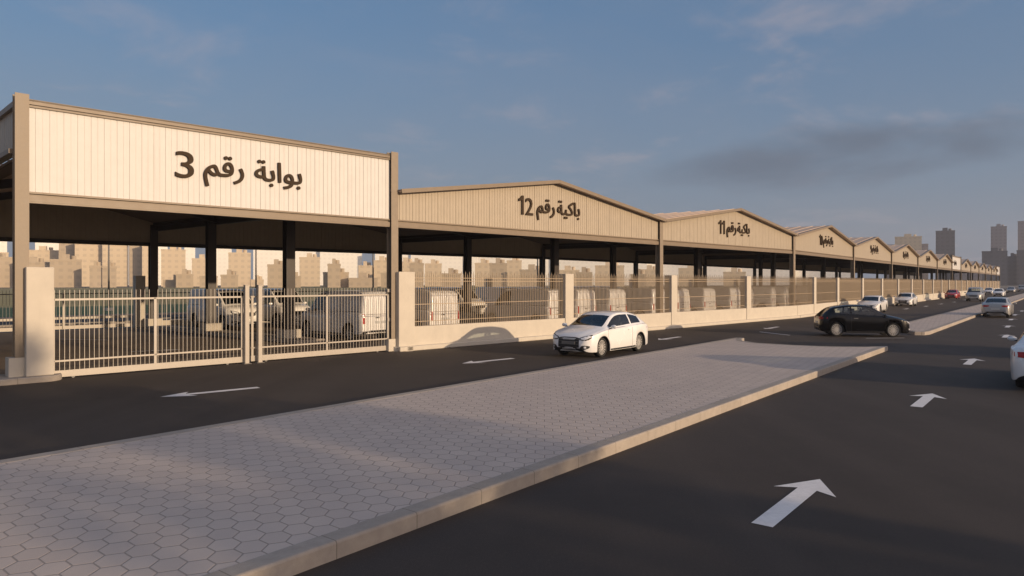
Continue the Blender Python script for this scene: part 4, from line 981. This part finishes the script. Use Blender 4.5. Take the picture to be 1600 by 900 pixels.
for lst, D, tn in ((near, 330, 'low dark brown'), (midl, 410, 'tan'), (farl, 560, 'tall cream')):
    for j, (a, b, y, t) in enumerate(lst):
        if t == 't' and a > 240: y += 9
        if t == 'b' and a > 240: y += 4
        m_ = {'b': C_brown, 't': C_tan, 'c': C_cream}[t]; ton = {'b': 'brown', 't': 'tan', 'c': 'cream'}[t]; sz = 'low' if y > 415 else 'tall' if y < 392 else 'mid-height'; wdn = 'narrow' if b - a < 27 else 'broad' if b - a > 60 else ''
        lab = ' '.join(('far %s %s %s block %s' % (sz, wdn, ton, where((a + b) / 2))).split())
        seen.setdefault(lab, []).append((a, b, y, D + (j % 3) * 3, m_))
for lab, L in seen.items():
    L.sort(key=lambda q: q[0]); n_ = len(L)
    for q, it in enumerate(L):
        suf = '' if n_ == 1 else (', left of two', ', right of two')[q] if n_ == 2 else (', leftmost such', ', second such from the left', ', third such from the left', ', fourth such from the left', ', fifth such from the left')[q]
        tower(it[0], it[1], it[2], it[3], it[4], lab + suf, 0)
for a, b, y, D, m_, lb in ((1398, 1440, 371, 620, C_tan, 'hazy tan block with stepped top behind the far gables'), (1384, 1450, 383, 640, C_mauve, 'wide hazy grey block behind the far gables'), (1462, 1492, 362, 560, C_grey, 'dark grey tower standing alone above the far gables'), (1548, 1573, 355, 700, C_mauve, 'tall mauve grey tower near the right edge'), (1590, 1640, 346, 700, C_mauve, 'tallest grey tower cut by the right edge'),
    (1534, 1574, 394, 520, C_grey, 'broad dark block at the end of the road, left'), (1572, 1592, 402, 540, C_grey, 'narrow lower dark block between two broad ones at the end of the road'), (1588, 1660, 392, 520, C_grey, 'broad dark block at the right edge, below the tallest tower'), (1490, 1536, 424, 660, C_mauve, 'low hazy block behind the smallest gables')):
    tower(a, b, y, D, m_, lb, 0)

# ------------------------------------------------------------------ unseen tree added behind the viewer, to cast the shade over the median
M_leaf = pm('tree_leaves', (.06, .085, .03), .7, var=.35, vs=1.2); M_bark = pm('tree_bark', (.10, .075, .05), .95, var=.2, vs=8, bump=.5, bs=30)
def tree(x, y, h, rad, seed, label):
    rn = random.Random(seed); r = empty('shade_tree', (x, y, 0), rn.random() * 6, label=label, cat='tree', group='added shade tree behind the viewer')
    mb = MB(); tips = []
    mb.cyl((0, 0, 0), (.05, .03, h * .3), .17, .12, 9)
    for i in range(9):
        a = i * 2.4 + rn.random() * .5; z0 = h * (.26 + .04 * i); l = rad * rn.uniform(.55, .9); e = Vector((math.cos(a) * l, math.sin(a) * l, z0 + rn.uniform(.5, 1.6))); mb.cyl((.05, .03, min(z0, h * .3)), tuple(e * .5 + Vector((0, 0, z0 * .1))), .08, .05, 6); mb.cyl(tuple(e * .5 + Vector((0, 0, z0 * .1))), tuple(e), .05, .02, 6); tips.append(e)
    mb.build('trunk', M_bark, r)
    mb = MB(); cl = []
    for i in range(46):
        a = rn.random() * 6.283; q = math.sqrt(rn.random()); zz_ = rn.uniform(.2, 1); rr_ = rad * q * math.sin(math.pi * min(.92, max(.22, zz_))) ** .6
        cl.append((Vector((rr_ * math.cos(a), rr_ * math.sin(a), h * (.22 + .76 * zz_))), rn.uniform(.4, .85)))
    for c, s_ in cl:
        for k in range(120):
            d = Vector((rn.gauss(0, 1), rn.gauss(0, 1), rn.gauss(0, .8))).normalized() * s_ * rn.random() ** .4; p = c + d
            u = Vector((rn.gauss(0, 1), rn.gauss(0, 1), rn.gauss(0, 1))).normalized(); v = u.orthogonal().normalized(); a_, b_ = .17, .09
            mb.add([p - u * a_, p + v * b_, p + u * a_, p - v * b_], [(0, 1, 2, 3)])
    mb.build('crown', M_leaf, r)
tree(24.2, -9.4, 8.0, 2.9, 3, 'unseen leafy tree added behind the viewer to shade the median')
# ------------------------------------------------------------------ evening air
mb = MB(); mb.box(-700, 1100, -60, 1150, -1.5, 75); hz = mb.build('haze', bpy.data.materials.new('evening_air')); tag(hz, kind='stuff')
m = hz.data.materials[0]; m.use_nodes = True; nt = m.node_tree; nt.nodes.clear(); o_ = N(nt, 'ShaderNodeOutputMaterial'); pv = N(nt, 'ShaderNodeVolumePrincipled')
pv.inputs['Density'].default_value = .00035; pv.inputs['Color'].default_value = (.86, .86, .92, 1); pv.inputs['Anisotropy'].default_value = .1
nt.links.new(pv.outputs[0], o_.inputs['Volume'])
